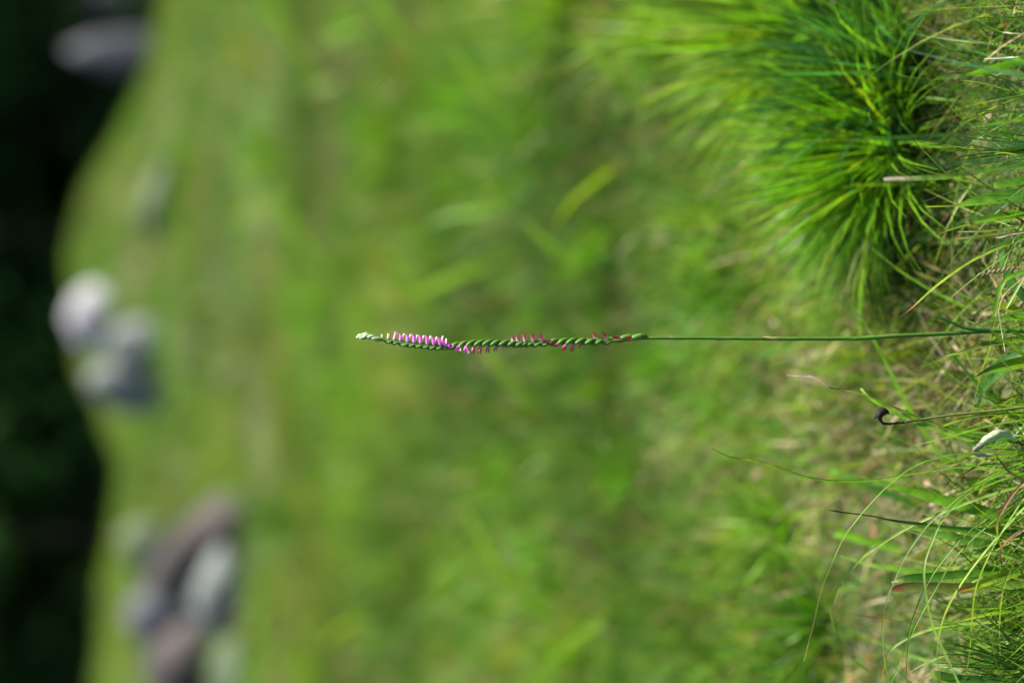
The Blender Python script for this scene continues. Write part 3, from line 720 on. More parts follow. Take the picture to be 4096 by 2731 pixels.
# left of the orchid
grass_blade([(750, 85), (850, 88), (935, 98), (985, 130), (1050, 172), (1100, 180), (1230, 205), (1400, 270), (1650, 375), (1800, 430), (2000, 490), (2300, 540)], 10.5, [(0, 'K'), (.16, 'K'), (.2, 'N'), (.225, 'N'), (.25, 'Y'), (.5, 'G'), (1, 'G')], 'tall green blade ending in a curled pinkish white dry tip', Z6, prof=([0, .05, .13, .2, .3, .5, 1, 2], [.3, .9, 1.1, .5, .5, .9, 1, .8]), face=.35)
grass_blade([(1250, 175), (1290, 225), (1400, 300), (1600, 400), (1800, 470), (2000, 530), (2352, 610)], 12, [(0, 'P'), (.04, 'P'), (.1, 'B'), (1, 'B')], 'bright green blade with broken blunt end behind the black curled tip', Z6, d0=.02, d1=0, prof=([0, .03, .5, 1, 2], [.9, 1, 1, .9, .7]))
grass_blade([(1705, 485), (1760, 450), (1850, 410), (2000, 365), (2150, 348), (2352, 345)], 9, [(0, 'N'), (.1, 'T'), (.2, 'Y'), (1, 'G')], 'green blade with tan tip curving beside the black tipped stalk', Z6)
grass_blade([(1600, 562), (1850, 500), (2100, 430), (2352, 385)], 6, [(0, 'P'), (.2, 'B'), (1, 'G')], 'very thin straight blade above the withered curled leaf', Z6, d0=-.01)
grass_blade([(248, 578), (330, 620), (400, 645), (458, 650), (600, 680), (740, 725), (850, 765), (1000, 795), (1150, 802), (1300, 798), (1500, 768), (1800, 718), (2100, 690), (2352, 665)], 9.5, [(0, 'N'), (.09, 'N'), (.1, 'A'), (.115, 'Y'), (.3, 'G'), (.7, 'B'), (1, 'G')], 'long sinuous blade with a hair thin dark tip reaching far above the others', Z6, prof=([0, .09, .11, .25, .6, 1, 2], [.2, .35, .85, 1.1, .7, .7, .7]), fold=.4)
grass_blade([(3215, 2645), (3236, 2564), (3256, 2483), (3286, 2356), (3327, 2254), (3373, 2152), (3414, 2094), (3444, 2056), (3471, 2025), (3560, 1934), (3650, 1868), (3739, 1833), (3828, 1815), (3946, 1809), (4096, 1812)], 4.2, [(0, 'T'), (.15, 'O'), (.4, 'P'), (.6, 'B'), (1, 'G')], 'longest thread thin blade arching over and drooping furthest', None, d0=-.015, prof=([0, .15, .5, 1, 2], [.35, .7, 1, 1, 1]))
grass_blade([(1210, 760), (1350, 790), (1500, 840), (1700, 900), (1900, 950), (2100, 1010), (2352, 1090)], 50, [(0, 'G'), (.4, 'B'), (1, 'G')], 'broad smooth green blade rising from the middle of the tangle', Z6, d0=.03, d1=.015, prof=([0, .08, .3, .6, .9, 2], [.04, .2, .55, 1, 1, .8]), fold=.12, face=0)
grass_blade([(1040, 735), (1150, 775), (1300, 840), (1600, 950), (1900, 1050), (2100, 1120)], 36, [(0, 'G'), (.3, 'D'), (1, 'D')], 'blurred dark green blade standing behind the broad smooth one', Z6, d0=.13, d1=.11, prof=([0, .05, .6, 1, 2], [.6, 1, 1, 1, .6]))
grass_blade([(1870, 805), (2000, 720), (2100, 650), (2200, 632), (2320, 620)], 9, [(0, 'N'), (.2, 'N'), (.35, 'O'), (.5, 'Y'), (1, 'B')], 'bent blade with a long dark dry tip under the withered leaf', Z6)
grass_blade([(1725, 755), (1850, 700), (1950, 660), (2040, 615), (2150, 570), (2300, 520)], 11, [(0, 'N'), (.2, 'T'), (.35, 'O'), (.5, 'P'), (1, 'G')], 'mottled blade with rusty spots below the withered curled leaf', Z6, d0=.01)
grass_blade([(1870, 890), (2050, 850), (2200, 790), (2352, 745)], 6, [(0, 'P'), (.2, 'B'), (1, 'B')], 'thin bright blade crossing the broad smooth blade', Z6, d0=-.01)
grass_blade([(1720, 945), (1900, 880), (2100, 800), (2250, 730), (2352, 690)], 6, [(0, 'P'), (.2, 'B'), (1, 'G')], 'thin light blade lying over the broad smooth blade', Z6, d0=-.012)
grass_blade([(2150, 600), (2200, 680), (2260, 745), (2352, 800), (2420, 850)], 12, [(0, 'O'), (.4, 'O'), (1, 'D')], 'dull olive drooping blade over the white straw sliver', Z6, d0=-.015)
grass_blade([(2245, 765), (2290, 800), (2352, 830), (2420, 860)], 10, [(0, 'W'), (1, 'W')], 'curved white sliver of dry straw', Z6, mt=M_DRY, d0=-.01, name='dry_straw_piece', cat='straw')
grass_blade([(820, 78), (960, 100), (1070, 112), (1200, 132), (1280, 152), (1500, 185), (1800, 225), (2100, 245), (2352, 265)], 30, [(0, 'N'), (.1, 'N'), (.16, 'N'), (.24, 'O'), (.34, 'D'), (.6, 'G'), (1, 'D')], 'broad dark green blade with a long folded blackish brown tip', Z7, prof=([0, .03, .1, .2, .32, .5, .8, 1.2, 2], [.1, .22, .16, .2, .28, .6, .9, 1, .8]), d0=.004, face=.1)
grass_blade([(1380, 200), (1500, 225), (1650, 258), (1800, 290), (2050, 345), (2352, 400)], 42, [(0, 'P'), (.2, 'G'), (1, 'D')], 'broad blade in shadow just left of the brown tipped broad blade', Z7, d0=.035, d1=.02, prof=([0, .1, .4, .8, 1.2, 2], [.08, .3, .8, 1, 1, .8]), face=.1)
grass_blade([(1250, 1372), (1130, 1345), (1000, 1230), (900, 1090), (850, 960), (838, 870), (870, 740), (950, 600), (1080, 450), (1250, 330), (1430, 220), (1600, 140), (1960, 0)], 10.5, [(0, 'O'), (.2, 'O'), (.5, 'P'), (1, 'P')], 'pale blade bowed into a wide hoop', Z7, d0=.06, d1=0, prof=([0, .2, .6, 1, 2], [.4, .8, 1, 1, .9]))
grass_blade([(1320, 1500), (1295, 1438), (1255, 1270), (1240, 1100), (1245, 950), (1270, 800), (1330, 640), (1410, 460), (1500, 320), (1600, 190), (1800, 10), (1900, -70)], 5, [(0, 'P'), (1, 'P')], 'thread thin blade arching over inside the pale hoop', Z7, d0=-.01, prof=([0, .3, 1, 2], [.7, 1, 1, 1]))
grass_blade([(1870, 1500), (1840, 1438), (1720, 1180), (1650, 1030), (1600, 850), (1568, 620), (1575, 480), (1620, 350), (1700, 170), (1830, 20), (1950, -80)], 7.5, [(0, 'P'), (.3, 'P'), (1, 'B')], 'light green blade arching over the yellow edged leaf', Z7, d0=-.03, d1=-.005, prof=([0, .3, 1, 2], [.9, 1, .9, .9]))
grass_blade([(1710, 1500), (1700, 1438), (1670, 1200), (1700, 990), (1760, 830), (1870, 640), (2050, 400), (2250, 170), (2352, 60)], 6.5, [(0, 'O'), (.5, 'Y'), (1, 'B')], 'yellow green thin blade drooping across the dark needle tuft', Z7, d0=-.012)
grass_blade([(1425, 1500), (1425, 1438), (1450, 1050), (1510, 840), (1590, 660), (1700, 490), (1900, 260), (2180, 50), (2300, -30)], 5.2, [(0, 'B'), (.4, 'G'), (1, 'D')], 'thin dark green blade hanging in front of the olive leaf', Z7, d0=-.008, prof=([0, .3, 1, 2], [.8, 1, 1, 1]))
grass_blade([(1285, 1500), (1310, 1438), (1440, 1110), (1600, 800), (1830, 430), (2150, 130), (2280, 20)], 5, [(0, 'B'), (1, 'G')], 'straightest of the thin drooping blades, crossing the olive leaf', Z7, d0=-.008, prof=([0, .3, 1, 2], [.8, 1, 1, 1]))
grass_blade([(1890, 1430), (1930, 1150), (1950, 850), (1990, 640), (2120, 350), (2300, 60), (2352, -10)], 4.5, [(0, 'O'), (.3, 'Y'), (1, 'B')], 'thread thin blade hanging straight down over the needle tuft', Z7, d0=-.015)
grass_blade([(2165, 1240), (2160, 980), (2175, 780), (2220, 600), (2352, 380)], 6, [(0, 'P'), (.4, 'Y'), (1, 'Y')], 'thin yellow blade hanging down beside the orange edged leaf', Z7, d0=-.01)
grass_blade([(848, 250), (1000, 285), (1200, 340), (1400, 390), (1600, 430), (1800, 480)], 40, [(0, 'O'), (.03, 'B'), (.5, 'B'), (.7, 'D'), (1, 'D')], 'blurred bright green blade with a square end standing behind the pale hoop', Z7, d0=.15, d1=.13, prof=([0, .02, .6, 1, 2], [.85, 1, .9, .8, .6]), face=0)
grass_blade([(1310, 645), (1400, 618), (1600, 605), (1900, 578), (2200, 545), (2352, 530)], 32, [(0, 'W'), (.06, 'P'), (.12, 'D'), (1, 'G')], 'green half of a mown leaf with a pale scarred end', Z7, d0=.008, prof=([0, .06, .15, 1, 2], [.15, .6, 1, 1, .8]), name='grass_leaf', cat='leaf', face=.3)
grass_blade([(1300, 705), (1350, 692), (1500, 682), (1850, 690), (2200, 672), (2352, 660)], 38, [(0, 'N'), (.05, 'R'), (.14, 'O'), (.6, 'O'), (1, 'P')], 'olive mown leaf with a brown dried end', Z7, d0=.004, prof=([0, .04, .15, 1, 2], [.25, .7, 1, 1, .8]), name='grass_leaf', cat='leaf', face=.2)
grass_blade([(1830, 712), (1900, 692), (2000, 660), (2150, 605), (2300, 560), (2400, 530)], 38, [(0, 'R'), (.08, 'A'), (.2, 'Y'), (.6, 'Y'), (1, 'B')], 'yellow ageing leaf with orange edges lying over the olive leaf', Z7, d0=-.008, prof=([0, .1, .4, .8, 1.1, 2], [.1, .5, .85, 1, .9, .6]), name='grass_leaf', cat='leaf', face=.1)
grass_blade([(1450, 1352), (1560, 1290), (1700, 1232), (1850, 1195), (2000, 1160), (2200, 1130)], 9, [(0, 'T'), (.06, 'T'), (.1, 'P'), (1, 'G')], 'blade with a blunt tan end beside the dark needle tuft', Z7, d0=.012)
grass_blade([(1525, 1432), (1650, 1360), (1800, 1310), (2000, 1270), (2200, 1240)], 8, [(0, 'A'), (.08, 'O'), (.2, 'G'), (1, 'G')], 'green blade with an orange end under the tan ended blade', Z7, d0=.012)
grass_blade([(1638, 1368), (1750, 1395), (1900, 1415), (2100, 1425), (2352, 1440)], 34, [(0, 'P'), (.03, 'D'), (1, 'D')], 'wide dark green mown blade beneath the needle tuft', Z7, d0=-.01, prof=([0, .02, .6, 1, 2], [.75, 1, 1, 1, .7]))
grass_blade([(1235, 1460), (1240, 1400), (1265, 1240), (1320, 1160), (1450, 1080), (1600, 1020), (1800, 980), (2100, 960)], 11, [(0, 'A'), (.1, 'A'), (.2, 'O'), (.5, 'P'), (1, 'P')], 'pale blade arching down to an orange dry tip', Z7, d0=.03, d1=.02)
grass_blade([(2280, 540), (2200, 430), (2145, 290), (2140, 210), (2150, 140), (2230, 0), (2300, -90)], 9, [(0, 'Y'), (.4, 'Y'), (.55, 'Y'), (.62, 'R'), (1, 'R')], 'red brown stalk turning yellow as it bends down', Z7, d0=-.012, name='grass_stalk', cat='stalk')
grass_blade([(2195, 560), (2165, 450), (2170, 380), (2250, 300), (2352, 230)], 9, [(0, 'N'), (.4, 'R'), (1, 'T')], 'dry brown pointed sliver hanging by the red brown stalk', Z7, d0=-.014, mt=M_DRY, name='dry_straw_piece', cat='straw')
grass_blade([(980, 890), (1180, 925), (1400, 960), (1700, 1010), (1900, 1040)], 9, [(0, 'N'), (.25, 'N'), (.3, 'A'), (.36, 'O'), (1, 'G')], 'blurred olive blade with a long brown tip behind the thin drooping blades', Z7, d0=.045, d1=.04)
grass_blade([(905, 440), (1150, 510), (1350, 545), (1500, 560), (1800, 590)], 24, [(0, 'P'), (.3, 'P'), (.5, 'G'), (1, 'G')], 'soft pale blade seen through the wide hoop', Z7, d0=.07, d1=.06, prof=([0, .2, .5, 1, 2], [.3, .5, 1, 1, .8]))
grass_blade([(1470, 875), (1600, 920), (1800, 975), (2000, 1010), (2200, 1040)], 7, [(0, 'N'), (.06, 'G'), (1, 'G')], 'thin green blade with a dark point above the needle tuft', Z7, d0=.006)
grass_blade([(1590, 1000), (1700, 985), (1850, 955), (2050, 900), (2300, 870)], 11, [(0, 'A'), (.08, 'Y'), (1, 'B')], 'yellowish blade with orange point curving above the needle tuft', Z7, d0=.008)
grass_blade([(1600, 745), (1680, 790), (1800, 830), (2000, 850), (2352, 830)], 9, [(0, 'R'), (.08, 'O'), (.2, 'B'), (1, 'B')], 'green blade with a reddish point just left of the olive leaf', Z7, d0=.01)
grass_blade([(1650, 290), (1760, 350), (1870, 430), (2000, 560), (2150, 680), (2300, 760)], 7, [(0, 'N'), (.3, 'R'), (.5, 'O'), (1, 'Y')], 'thin brown blade slanting across the shadowed broad blade', Z7, d0=.015)
grass_blade([(2060, 395), (2150, 410), (2250, 440), (2352, 475)], 9, [(0, 'N'), (.3, 'D'), (1, 'D')], 'short dark pointed blade crossing the red brown stalk', Z7, d0=-.02)

# the stalk with the black curled end
fern = empty('fern_shoot', tuple(at(*Z6((2352, 300))))); fo = np.array(fern.location)
tag(fern, 'green shoot with a shrivelled black curled end', 'fern shoot')
P = root_path([at(*Z6(p)) for p in [(1540, 402), (1590, 395), (1850, 355), (2100, 330), (2352, 300)]])
P = spline(P, 26)
V, Fc = tube(P - fo, np.linspace(4.2, 7.0, 26) * PX, 8)
C = [np.array(COL['X']) * 2 if i < 2 else (np.array(COL['R']) * .5 if i < 3 else np.array(COL['O']) * (.75 + .01 * i)) for i in range(26)]
mesh_obj('stalk', V, Fc, np.repeat(C, 8, 0), M_STEM, fern)
P = spline([at(*Z6(p), dd_) for p, dd_ in [((1545, 401), 0), ((1490, 408), 0), ((1430, 414), 0), ((1400, 408), 0), ((1385, 385), -.001), ((1372, 362), -.002), ((1385, 338), -.001), ((1412, 328), .001), ((1438, 336), .002)]], 26)
V, Fc = tube(P - fo, np.interp(np.linspace(0, 1, 26), [0, .4, .55, .68, .8, .92, 1], [4.5, 4.2, 6, 14, 18, 12, 5]) * PX * (.85 + .3 * br.random(26)), 9)
V = V + br.normal(size=V.shape) * .9 * PX
mesh_obj('curled_tip', V, Fc, np.array([COL['X']]), M_DEAD, fern)
for k in range(14):
    i = 15 + k * 10 // 14; p = P[min(i, 25)]; a = br.normal(size=3); a /= np.linalg.norm(a)
    V, Fc = tube([p, p + a * 16 * PX, p + a * 24 * PX + np.array([0, 0, -3 * PX])], np.array([4, 3.4, .6]) * PX, 5)
    mesh_obj('shrivelled_pinna', V - fo, Fc, np.array([COL['X']]), M_DEAD, fern)

# withered curled leaf
wl = empty('withered_leaf', tuple(at(*Z6((2330, 520))))); wo = np.array(wl.location)
tag(wl, 'crumpled withered leaf, mint green above and brown at its curled edges', 'leaf')
P = spline([at(*Z6(p), q) for p, q in [((2295, 515), 0), ((2245, 490), 0), ((2195, 478), -.002), ((2140, 495), -.003), ((2090, 525), -.003), ((2045, 565), -.002), ((2018, 595), 0), ((2040, 612), .002), ((2100, 618), .003), ((2165, 632), .003)]], 30)
u = np.linspace(0, 1, 30)
w = np.interp(u, [0, .1, .3, .5, .62, .8, 1], [14, 28, 44, 30, 22, 24, 8]) * PX
T = np.gradient(P, axis=0); T /= np.linalg.norm(T, axis=1, keepdims=True)
S = np.cross(T, np.array(fw)); S /= np.linalg.norm(S, axis=1, keepdims=True)
V = []; C = []
for i in range(30):
    for j in range(7):
        s = j / 6 - .5
        q = s * 3.6
        V.append(P[i] + S[i] * math.sin(q) * w[i] * .45 - np.array(fw) * math.cos(q) * w[i] * .35 + br.normal(size=3) * 1.6 * PX)
        c = np.array([.34, .44, .27]) * (1 - u[i] ** 1.5) + np.array([.30, .27, .16]) * u[i] ** 1.5
        edge = abs(s) * 2
        c = c * (1 - max(0, edge - .55) * 1.7) + np.array([.10, .06, .035]) * max(0, edge - .55) * 1.7
        if .5 < u[i] < .66: c = c * .5 + np.array([.10, .06, .05]) * .5
        C.append(c)
Fc = [(i * 7 + j, i * 7 + j + 1, (i + 1) * 7 + j + 1, (i + 1) * 7 + j) for i in range(29) for j in range(6)]
mesh_obj('blade', np.array(V) - wo, Fc, C, M_DEAD, wl)
P = root_path([at(*Z6(p)) for p in [(2295, 513), (2312, 530), (2335, 550), (2370, 548), (2420, 545)]])
V, Fc = tube(np.array(P) - wo, 5 * PX, 7); mesh_obj('stalk', V + br.normal(size=V.shape) * 1.0 * PX, Fc, np.array([COL['X']]) * 2, M_DEAD, wl)

# ------------------------------------------------------------------ tufts
def needle_tuft(root_px, tips, label, d, cname='needle_leaf', w=6.0, c='D'):
    """every leaf a part of its own"""
    rx, ry = root_px
    base = at(rx, ry, d); base.z = gz(base.x, base.y)
    t = empty('sedge_tuft', tuple(base)); tag(t, label, 'tuft', None)
    b0 = np.array(base)
    for (x, y, dz) in tips:
        P1 = np.array(at(x, y, d + dz)); st = b0 + br.normal(size=3) * np.array([.004, .004, 0])
        mid = (st + P1) / 2 + np.array([0, 0, .25 * np.linalg.norm((P1 - st)[:2])]) * .6
        P = spline([P1, mid, st], 12)
        V, Fc = strip(P, np.interp(np.linspace(0, 1, 12), [0, .1, .4, 1], [.25, .7, 1, 1]) * w * PX, np.cross(P1 - st, np.array(fw)), .45)
        cc = np.array(COL[c]) * (.7 + .8 * br.random()) * np.array([1 + .5 * br.random(), 1, 1])
        C = np.repeat(np.array([cc * .6 + np.array(COL['T']) * .4] + [cc] * 11), 3, 0)
        mesh_obj(cname, V - b0, Fc, C, M_GRASS, t)
    return t
tp = [Z4(p) for p in [(1845, 845), (1880, 910), (1850, 950), (1905, 930), (1840, 1095), (1825, 1130), (1870, 1060), (2060, 940), (2100, 870), (1960, 1010), (2010, 985), (2140, 960), (2190, 1000), (1930, 1120), (2080, 1090), (2200, 905), (2260, 940), (2090, 1180), (2180, 1120), (1870, 1010), (2250, 860), (2000, 900), (2215, 1020), (2100, 1010)]]
needle_tuft((4255, 600), [(x, y, (br.random() - .5) * .03) for x, y in tp], 'small dark needle leaved tuft near the bright tussock, shot with brown tips', .0)
tp = [Z7(p) for p in [(1605, 1115), (1810, 1005), (1835, 1060), (1745, 1112), (1620, 1215), (1605, 1275), (1785, 1245), (2020, 880), (2090, 885), (1930, 930), (1900, 1160), (1820, 1180), (1960, 1040), (2110, 960), (1850, 1330), (1980, 1290), (2100, 1130), (2200, 980), (1700, 1300), (2060, 1240), (1950, 1210), (2160, 1290), (1760, 1190), (2030, 1400), (2240, 1060), (1880, 1400)]]
needle_tuft((4290, 2690), [(x, y, (br.random() - .5) * .03) for x, y in tp], 'dense dark needle leaved tuft under the drooping thin blades', -.005, w=9)

def tuft(px, py, d, n, h, spread, w, label, cols, name='grass_tuft', pos=None, lean=(0, 0), droop=.5, group=None):
    """a tussock of fine blades; foot on the meadow at a photo pixel or d metres behind the focus plane"""
    if pos is not None: b = Vector(pos)
    elif d is None: b, _ = on_ground(px, py)
    else: b = at(px, py, d)
    b.z = gz(b.x, b.y)
    a = br.random(n) * 6.283
    th = br.random(n) ** .8 * spread
    l = h * (.45 + .6 * br.random(n))
    k = 6; t = np.linspace(0, 1, k)[None]
    dirx = np.cos(a) * np.sin(th) + lean[0]; diry = np.sin(a) * np.sin(th) + lean[1]; dirz = np.cos(th)
    r0 = h * .12 * br.random(n) ** .5
    X = r0[:, None] * np.cos(a)[:, None] + dirx[:, None] * l[:, None] * t
    Y = r0[:, None] * np.sin(a)[:, None] + diry[:, None] * l[:, None] * t
    hor = np.sqrt(dirx ** 2 + diry ** 2)
    Zz = dirz[:, None] * l[:, None] * t - (droop * hor * l)[:, None] * t ** 2.4
    X += (dirx * l * droop * .5)[:, None] * t ** 2; Y += (diry * l * droop * .5)[:, None] * t ** 2
    Zz = np.maximum(Zz, .002 * t)
    f = br.random(n) * math.pi
    hw = (w * (.6 + .8 * br.random(n)))[:, None] * .5 * np.array([[.8, 1, .95, .75, .45, .06]])
    A = np.stack([X - np.cos(f)[:, None] * hw, Y - np.sin(f)[:, None] * hw, Zz], -1)
    B = np.stack([X + np.cos(f)[:, None] * hw, Y + np.sin(f)[:, None] * hw, Zz], -1)
    V = np.stack([A, B], 2).reshape(-1, 3)
    q = np.concatenate([(np.arange(n) * k * 2)[:, None] + np.array([[2 * i, 2 * i + 1, 2 * i + 3, 2 * i + 2]]) for i in range(k - 1)], 1).reshape(-1, 4)
    P = np.array([COL[c] if isinstance(c, str) else c for c in cols])
    C = P[br.integers(0, len(P), n)] * (.7 + .6 * br.random((n, 1)))
    C = np.repeat(C[:, None], k * 2, 1)
    C[:, :2] = C[:, :2] * .5 + np.array(COL['T']) * .35
    o = mesh_obj(name, V, q, C.reshape(-1, 3), M_GRASS)
    o.location = b
    return tag(o, label, 'tuft', group)
# big bright tussock right of the orchid, two or three hands behind it
tuft(3680, 590, None, 760, .105, .85, .0017, 'big bright green tussock of fine grass to the right of the orchid', ['B', 'B', 'Y', 'G'], lean=(-.06, 0), name='grass_tussock')
tuft(3540, 790, None, 460, .075, .8, .0016, 'low bright green tussock nearest the orchid on its right', ['B', 'G', 'B', 'D'], lean=(0, 0), name='grass_tussock')
tuft(3740, 290, None, 380, .11, .85, .0018, 'dark bluish green tussock of fine grass beyond the bright one', [(.03, .12, .03), 'D', (.04, .14, .045), 'G'], lean=(-.02, 0), name='grass_tussock')
tuft(3380, 120, None, 480, .13, .9, .0024, 'loose green tussock behind the bluish green one', ['G', 'B', 'P', 'Y'], name='grass_tussock')
# near, soft tuft in front of the focus plane
tuft(4420, 430, -.11, 130, .14, .5, .0012, 'loose soft tuft of bluish blades in front of the bluish green tussock', [(.035, .12, .045), (.05, .15, .05), 'D'], lean=(.12, 0), name='grass_tuft', droop=.3)
grass_blade([(2850, 580), (3100, 577), (3300, 577), (3530, 578), (3800, 590)], 20, [(0, 'Y'), (1, 'Y')], 'upright yellow blade standing up through the bright tussock', None, d0=.14, d1=.15)
grass_blade([(2930, 700), (3040, 590), (3104, 546), (3280, 420), (3501, 267), (3750, 120)], 30, [(0, 'T'), (.2, 'Y'), (1, 'Y')], 'wide yellow blade slanting across the bright tussock', None, d0=.19, d1=.15, prof=([0, .2, .4, 1, 2], [.15, .6, 1, .7, .6]))
grass_blade([(3350, 750), (3440, 742), (3560, 740), (3700, 742)], 18, [(0, 'Y'), (1, 'B')], 'short yellow leaf lying in the low bright tussock', None, d0=.09, d1=.1)
grass_blade([(3535, 719), (3590, 717), (3650, 716), (3800, 712)], 16, [(0, 'W'), (.3, 'K'), (.6, 'P'), (1, 'P')], 'cut blade end with a pale whitish scar in the bright tussock', None, d0=.06, prof=([0, .03, 1, 2], [.8, 1, 1, 1]))
grass_blade([(2815, 290), (2850, 190), (2930, 75), (3060, 10), (3200, -10)], 26, [(0, 'P'), (1, 'P')], 'pale blurred leaf drooping among the green behind the tussocks', None, d0=.42, d1=.44, prof=([0, .05, .6, 1, 2], [.7, 1, 1, 1, .6]), name='grass_leaf', cat='leaf', face=0)
grass_blade([(3390, 1180), (3480, 1330), (3560, 1480), (3640, 1640), (3750, 1800)], 14, [(0, 'G'), (1, 'B')], 'soft green blade passing behind the orchid stalk at a slant', None, d0=.075, d1=.06)
grass_blade([(3120, 1210), (3250, 1110), (3380, 1000), (3500, 920), (3650, 850)], 24, [(0, 'P'), (1, 'G')], 'blurred light blade reaching out of the low tussock to the orchid', None, d0=.2, d1=.16)
grass_blade([(3380, 1270), (3520, 1170), (3650, 1050), (3760, 960)], 22, [(0, 'B'), (1, 'B')], 'blurred bright blade crossing behind the orchid stalk', None, d0=.17, d1=.14)

# tufts farther out, told apart by colour patches in the turf
FAR = 'clump of taller lush grass standing out of the mown meadow'
def clump_group(c):
    return clump_label(c).split(' clump')[0] + ' clumps in the meadow'
def clump_label(c):
    return {'D': 'dark green clump of taller grass in the blurred meadow', 'Y': 'yellowish green clump of taller grass in the blurred meadow', 'P': 'pale green clump of taller grass in the blurred meadow',
            'T': 'half dry straw coloured clump of grass in the blurred meadow'}.get(next((q for q in 'TDPY' if q in c), ''), 'fresh green clump of taller grass in the blurred meadow')
for (px, py, n, h, c) in [(1620, 560, 160, .11, ['G', 'D', 'B']), (1500, 1500, 150, .12, ['G', 'B', 'D']), (2960, 1150, 150, .05, ['G', 'D', 'B']), (2700, 1460, 130, .045, ['B', 'G']),
                         (1240, 2070, 150, .16, ['G', 'D']), (2380, 2560, 130, .07, ['B', 'Y', 'G']), (3380, 2480, 170, .05, ['B', 'G', 'D']), (3300, 2640, 150, .05, ['D', 'G']),
                         (2500, 980, 130, .06, ['G', 'B']), (1950, 420, 170, .10, ['B', 'G']), (2750, 120, 200, .09, ['B', 'G', 'Y']), (2350, 60, 170, .09, ['B', 'Y', 'G']),
                         (1330, 1230, 130, .12, ['B', 'G', 'P']), (2050, 2400, 140, .08, ['B', 'P', 'G']), (1130, 640, 140, .16, ['P', 'G']), (2250, 2150, 120, .06, ['G', 'B']),
                         (2150, 760, 120, .06, ['G', 'B']), (1700, 2250, 130, .09, ['G', 'Y']), (1800, 1750, 120, .07, ['G', 'D', 'B']), (2600, 1900, 120, .05, ['G', 'B'])]:
    b, t = on_ground(px, py)
    tuft(px, py, None, n, h * 1.25, 1.1, .0014 * max(1, t * .8), clump_label(c), c, pos=b, group=clump_group(c))

# broad shining leaves lying over in the meadow
SHINE = 'broad shining grass leaf slanting up out of the blurred meadow'
for px, py, an, L_, w_ in [(2120, 700, .5, .13, .011), (2150, 1740, .5, .11, .010), (2860, 160, 1.3, .10, .011), (1330, 1260, .2, .2, .02), (2150, 2560, .3, .13, .012), (1690, 380, .3, .15, .015),
                           (2380, 1180, .9, .09, .008), (2450, 2380, 2.2, .10, .009), (1960, 1010, 2.0, .12, .011), (1760, 1400, .4, .13, .012), (2660, 560, .8, .10, .008), (1260, 420, .2, .22, .02)]:
    b, t = on_ground(px + 120, py)
    dx, dy, dz = math.cos(an), -.25, math.sin(an)
    P = spline([(0, 0, 0), (dx * L_ * .33, dy * L_ * .3, L_ * (.3 + .1 * dz)), (dx * L_ * .66, dy * L_ * .6, L_ * (.5 + .25 * dz)), (dx * L_, dy * L_, L_ * (.65 + .4 * dz))], 14)
    V, Fc = strip(P, np.interp(np.linspace(0, 1, 14), [0, .3, .7, 1], [.5, 1, .9, .06]) * w_, (0, -.35, 1) if abs(dx) > .5 else (1, -.35, .2), .12)
    o = mesh_obj('grass_leaf', V, Fc, np.array([COL['P']]) * 1.1, M_GRASS); o.location = b
    tag(o, SHINE, 'leaf', 'broad shining leaves in the meadow')
for k in range(34):
    px, py = 1000 + 1900 * br.random(), 2731 * br.random()
    b, t = on_ground(px, py)
    L_ = (.035 + .03 * t) * (.7 + .6 * br.random()); w_ = .0042 * t * (.6 + .8 * br.random()); an = br.random() * 6.283
    dx, dy = math.cos(an), math.sin(an) * .6
    P = spline([(0, 0, 0), (dx * L_ * .3, dy * L_ * .3, L_ * .4), (dx * L_ * .62, dy * L_ * .62, L_ * .74), (dx * L_ * .95, dy * L_ * .95, L_ * .95)], 12)
    V, Fc = strip(P, np.interp(np.linspace(0, 1, 12), [0, .3, .7, 1], [.5, 1, .9, .06]) * w_, (-dy, dx, .4), .12)
    o = mesh_obj('grass_leaf', V, Fc, np.array([COL['PPBTPY'[k % 6]]]) * (.85 if k % 6 != 3 else .5), M_GRASS); o.location = b
    tag(o, SHINE if k % 6 != 3 else 'broad straw coloured dead leaf slanting up out of the meadow', 'leaf', 'broad shining leaves in the meadow' if k % 6 != 3 else 'broad dead leaves in the meadow')
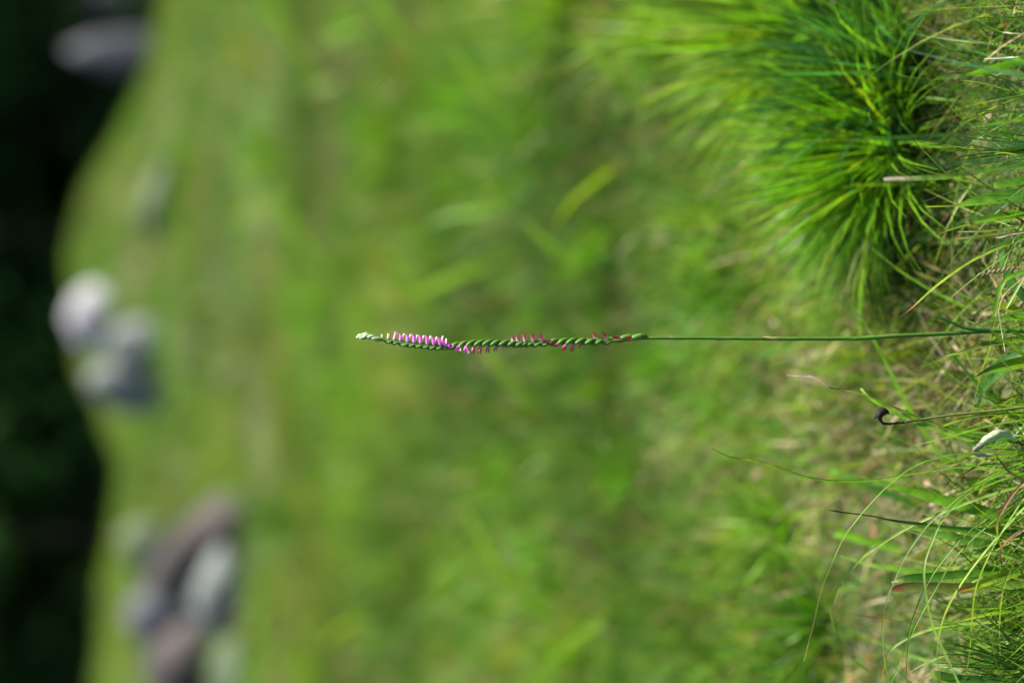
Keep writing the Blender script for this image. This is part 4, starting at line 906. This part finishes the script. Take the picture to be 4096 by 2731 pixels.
# smaller clumps scattered through the turf
for k in range(46):
    px, py = 1050 + 2250 * br.random() ** .8, 2731 * br.random()
    if 2500 < px and 900 < py < 1900: continue
    b, t = on_ground(px, py)
    cs = [['B', 'Y', 'G'], ['G', 'D', 'B'], ['P', 'B', 'G'], ['T', 'O', 'Y']][k % 4]
    tuft(px, py, None, int(60 + 60 * br.random()), (.03 + .025 * t) * (.6 + .7 * br.random()), 1.15, .0016 * max(1, t * .8), clump_label(cs), cs, pos=b, group=clump_group(cs))

# tangle of fine blades in the strip of turf at the focus distance
def tangle():
    n = 3200
    X = (br.random(n) * 2 - 1) * .21
    Y = (br.random(n) - .45) * .12
    side = np.where(X < -.02, 1.0, np.where(X > .06, .75, .35))
    keep = br.random(n) < side
    X, Y = X[keep], Y[keep]; n = len(X)
    h = .014 + .06 * br.random(n) ** 2.4
    w = .0005 + .0011 * br.random(n) ** 2
    P = np.array([COL[c] for c in 'GGBBYYPDGO'])
    cols = P[br.integers(0, len(P), n)] * (.75 + .5 * br.random((n, 1)))
    V, q, C = blades(n, X, Y, h, w, .2 + 1.3 * br.random(n), cols, 5, curl=.9)
    tag(mesh_obj('fine_grass', V, q, C, M_GRASS), 'tangle of fine green and yellow grass at the foot of the orchid', 'grass', kind='stuff')
tangle()
# rusty fallen leaf scraps in the turf
def scraps():
    n = 420
    X, Y, t = wedge(n, .5, 3.0, power=1.2)
    Z = ground_z(X, Y) + .004 + .008 * br.random(n)
    s = (.002 + .004 * br.random(n)) * np.clip(t, .8, 2.2)
    N_ = br.normal(size=(n, 3)) * .5 + [0, 0, 1]; N_ /= np.linalg.norm(N_, axis=1, keepdims=True)
    U = np.cross(N_, br.normal(size=(n, 3))); U /= np.linalg.norm(U, axis=1, keepdims=True); W = np.cross(N_, U)
    P = np.stack([X, Y, Z], 1); s = s[:, None]
    V = np.stack([P - U * s * 1.4, P + W * s * .5 + N_ * s * .3, P + U * s * 1.4, P - W * s * .5 + N_ * s * .3], 1).reshape(-1, 3)
    q = (np.arange(n) * 4)[:, None] + np.arange(4)[None]
    c = np.array([(.30, .10, .03), (.26, .14, .06), (.36, .2, .10), (.34, .24, .16)])[br.integers(0, 4, n)] * (.6 + .7 * br.random((n, 1)))
    tag(mesh_obj('leaf_litter', V, q, np.repeat(c[:, None], 4, 1).reshape(-1, 3), M_DRY, smooth=False), 'rusty scraps of fallen leaves in the thin turf', 'leaf litter', kind='stuff')
scraps()
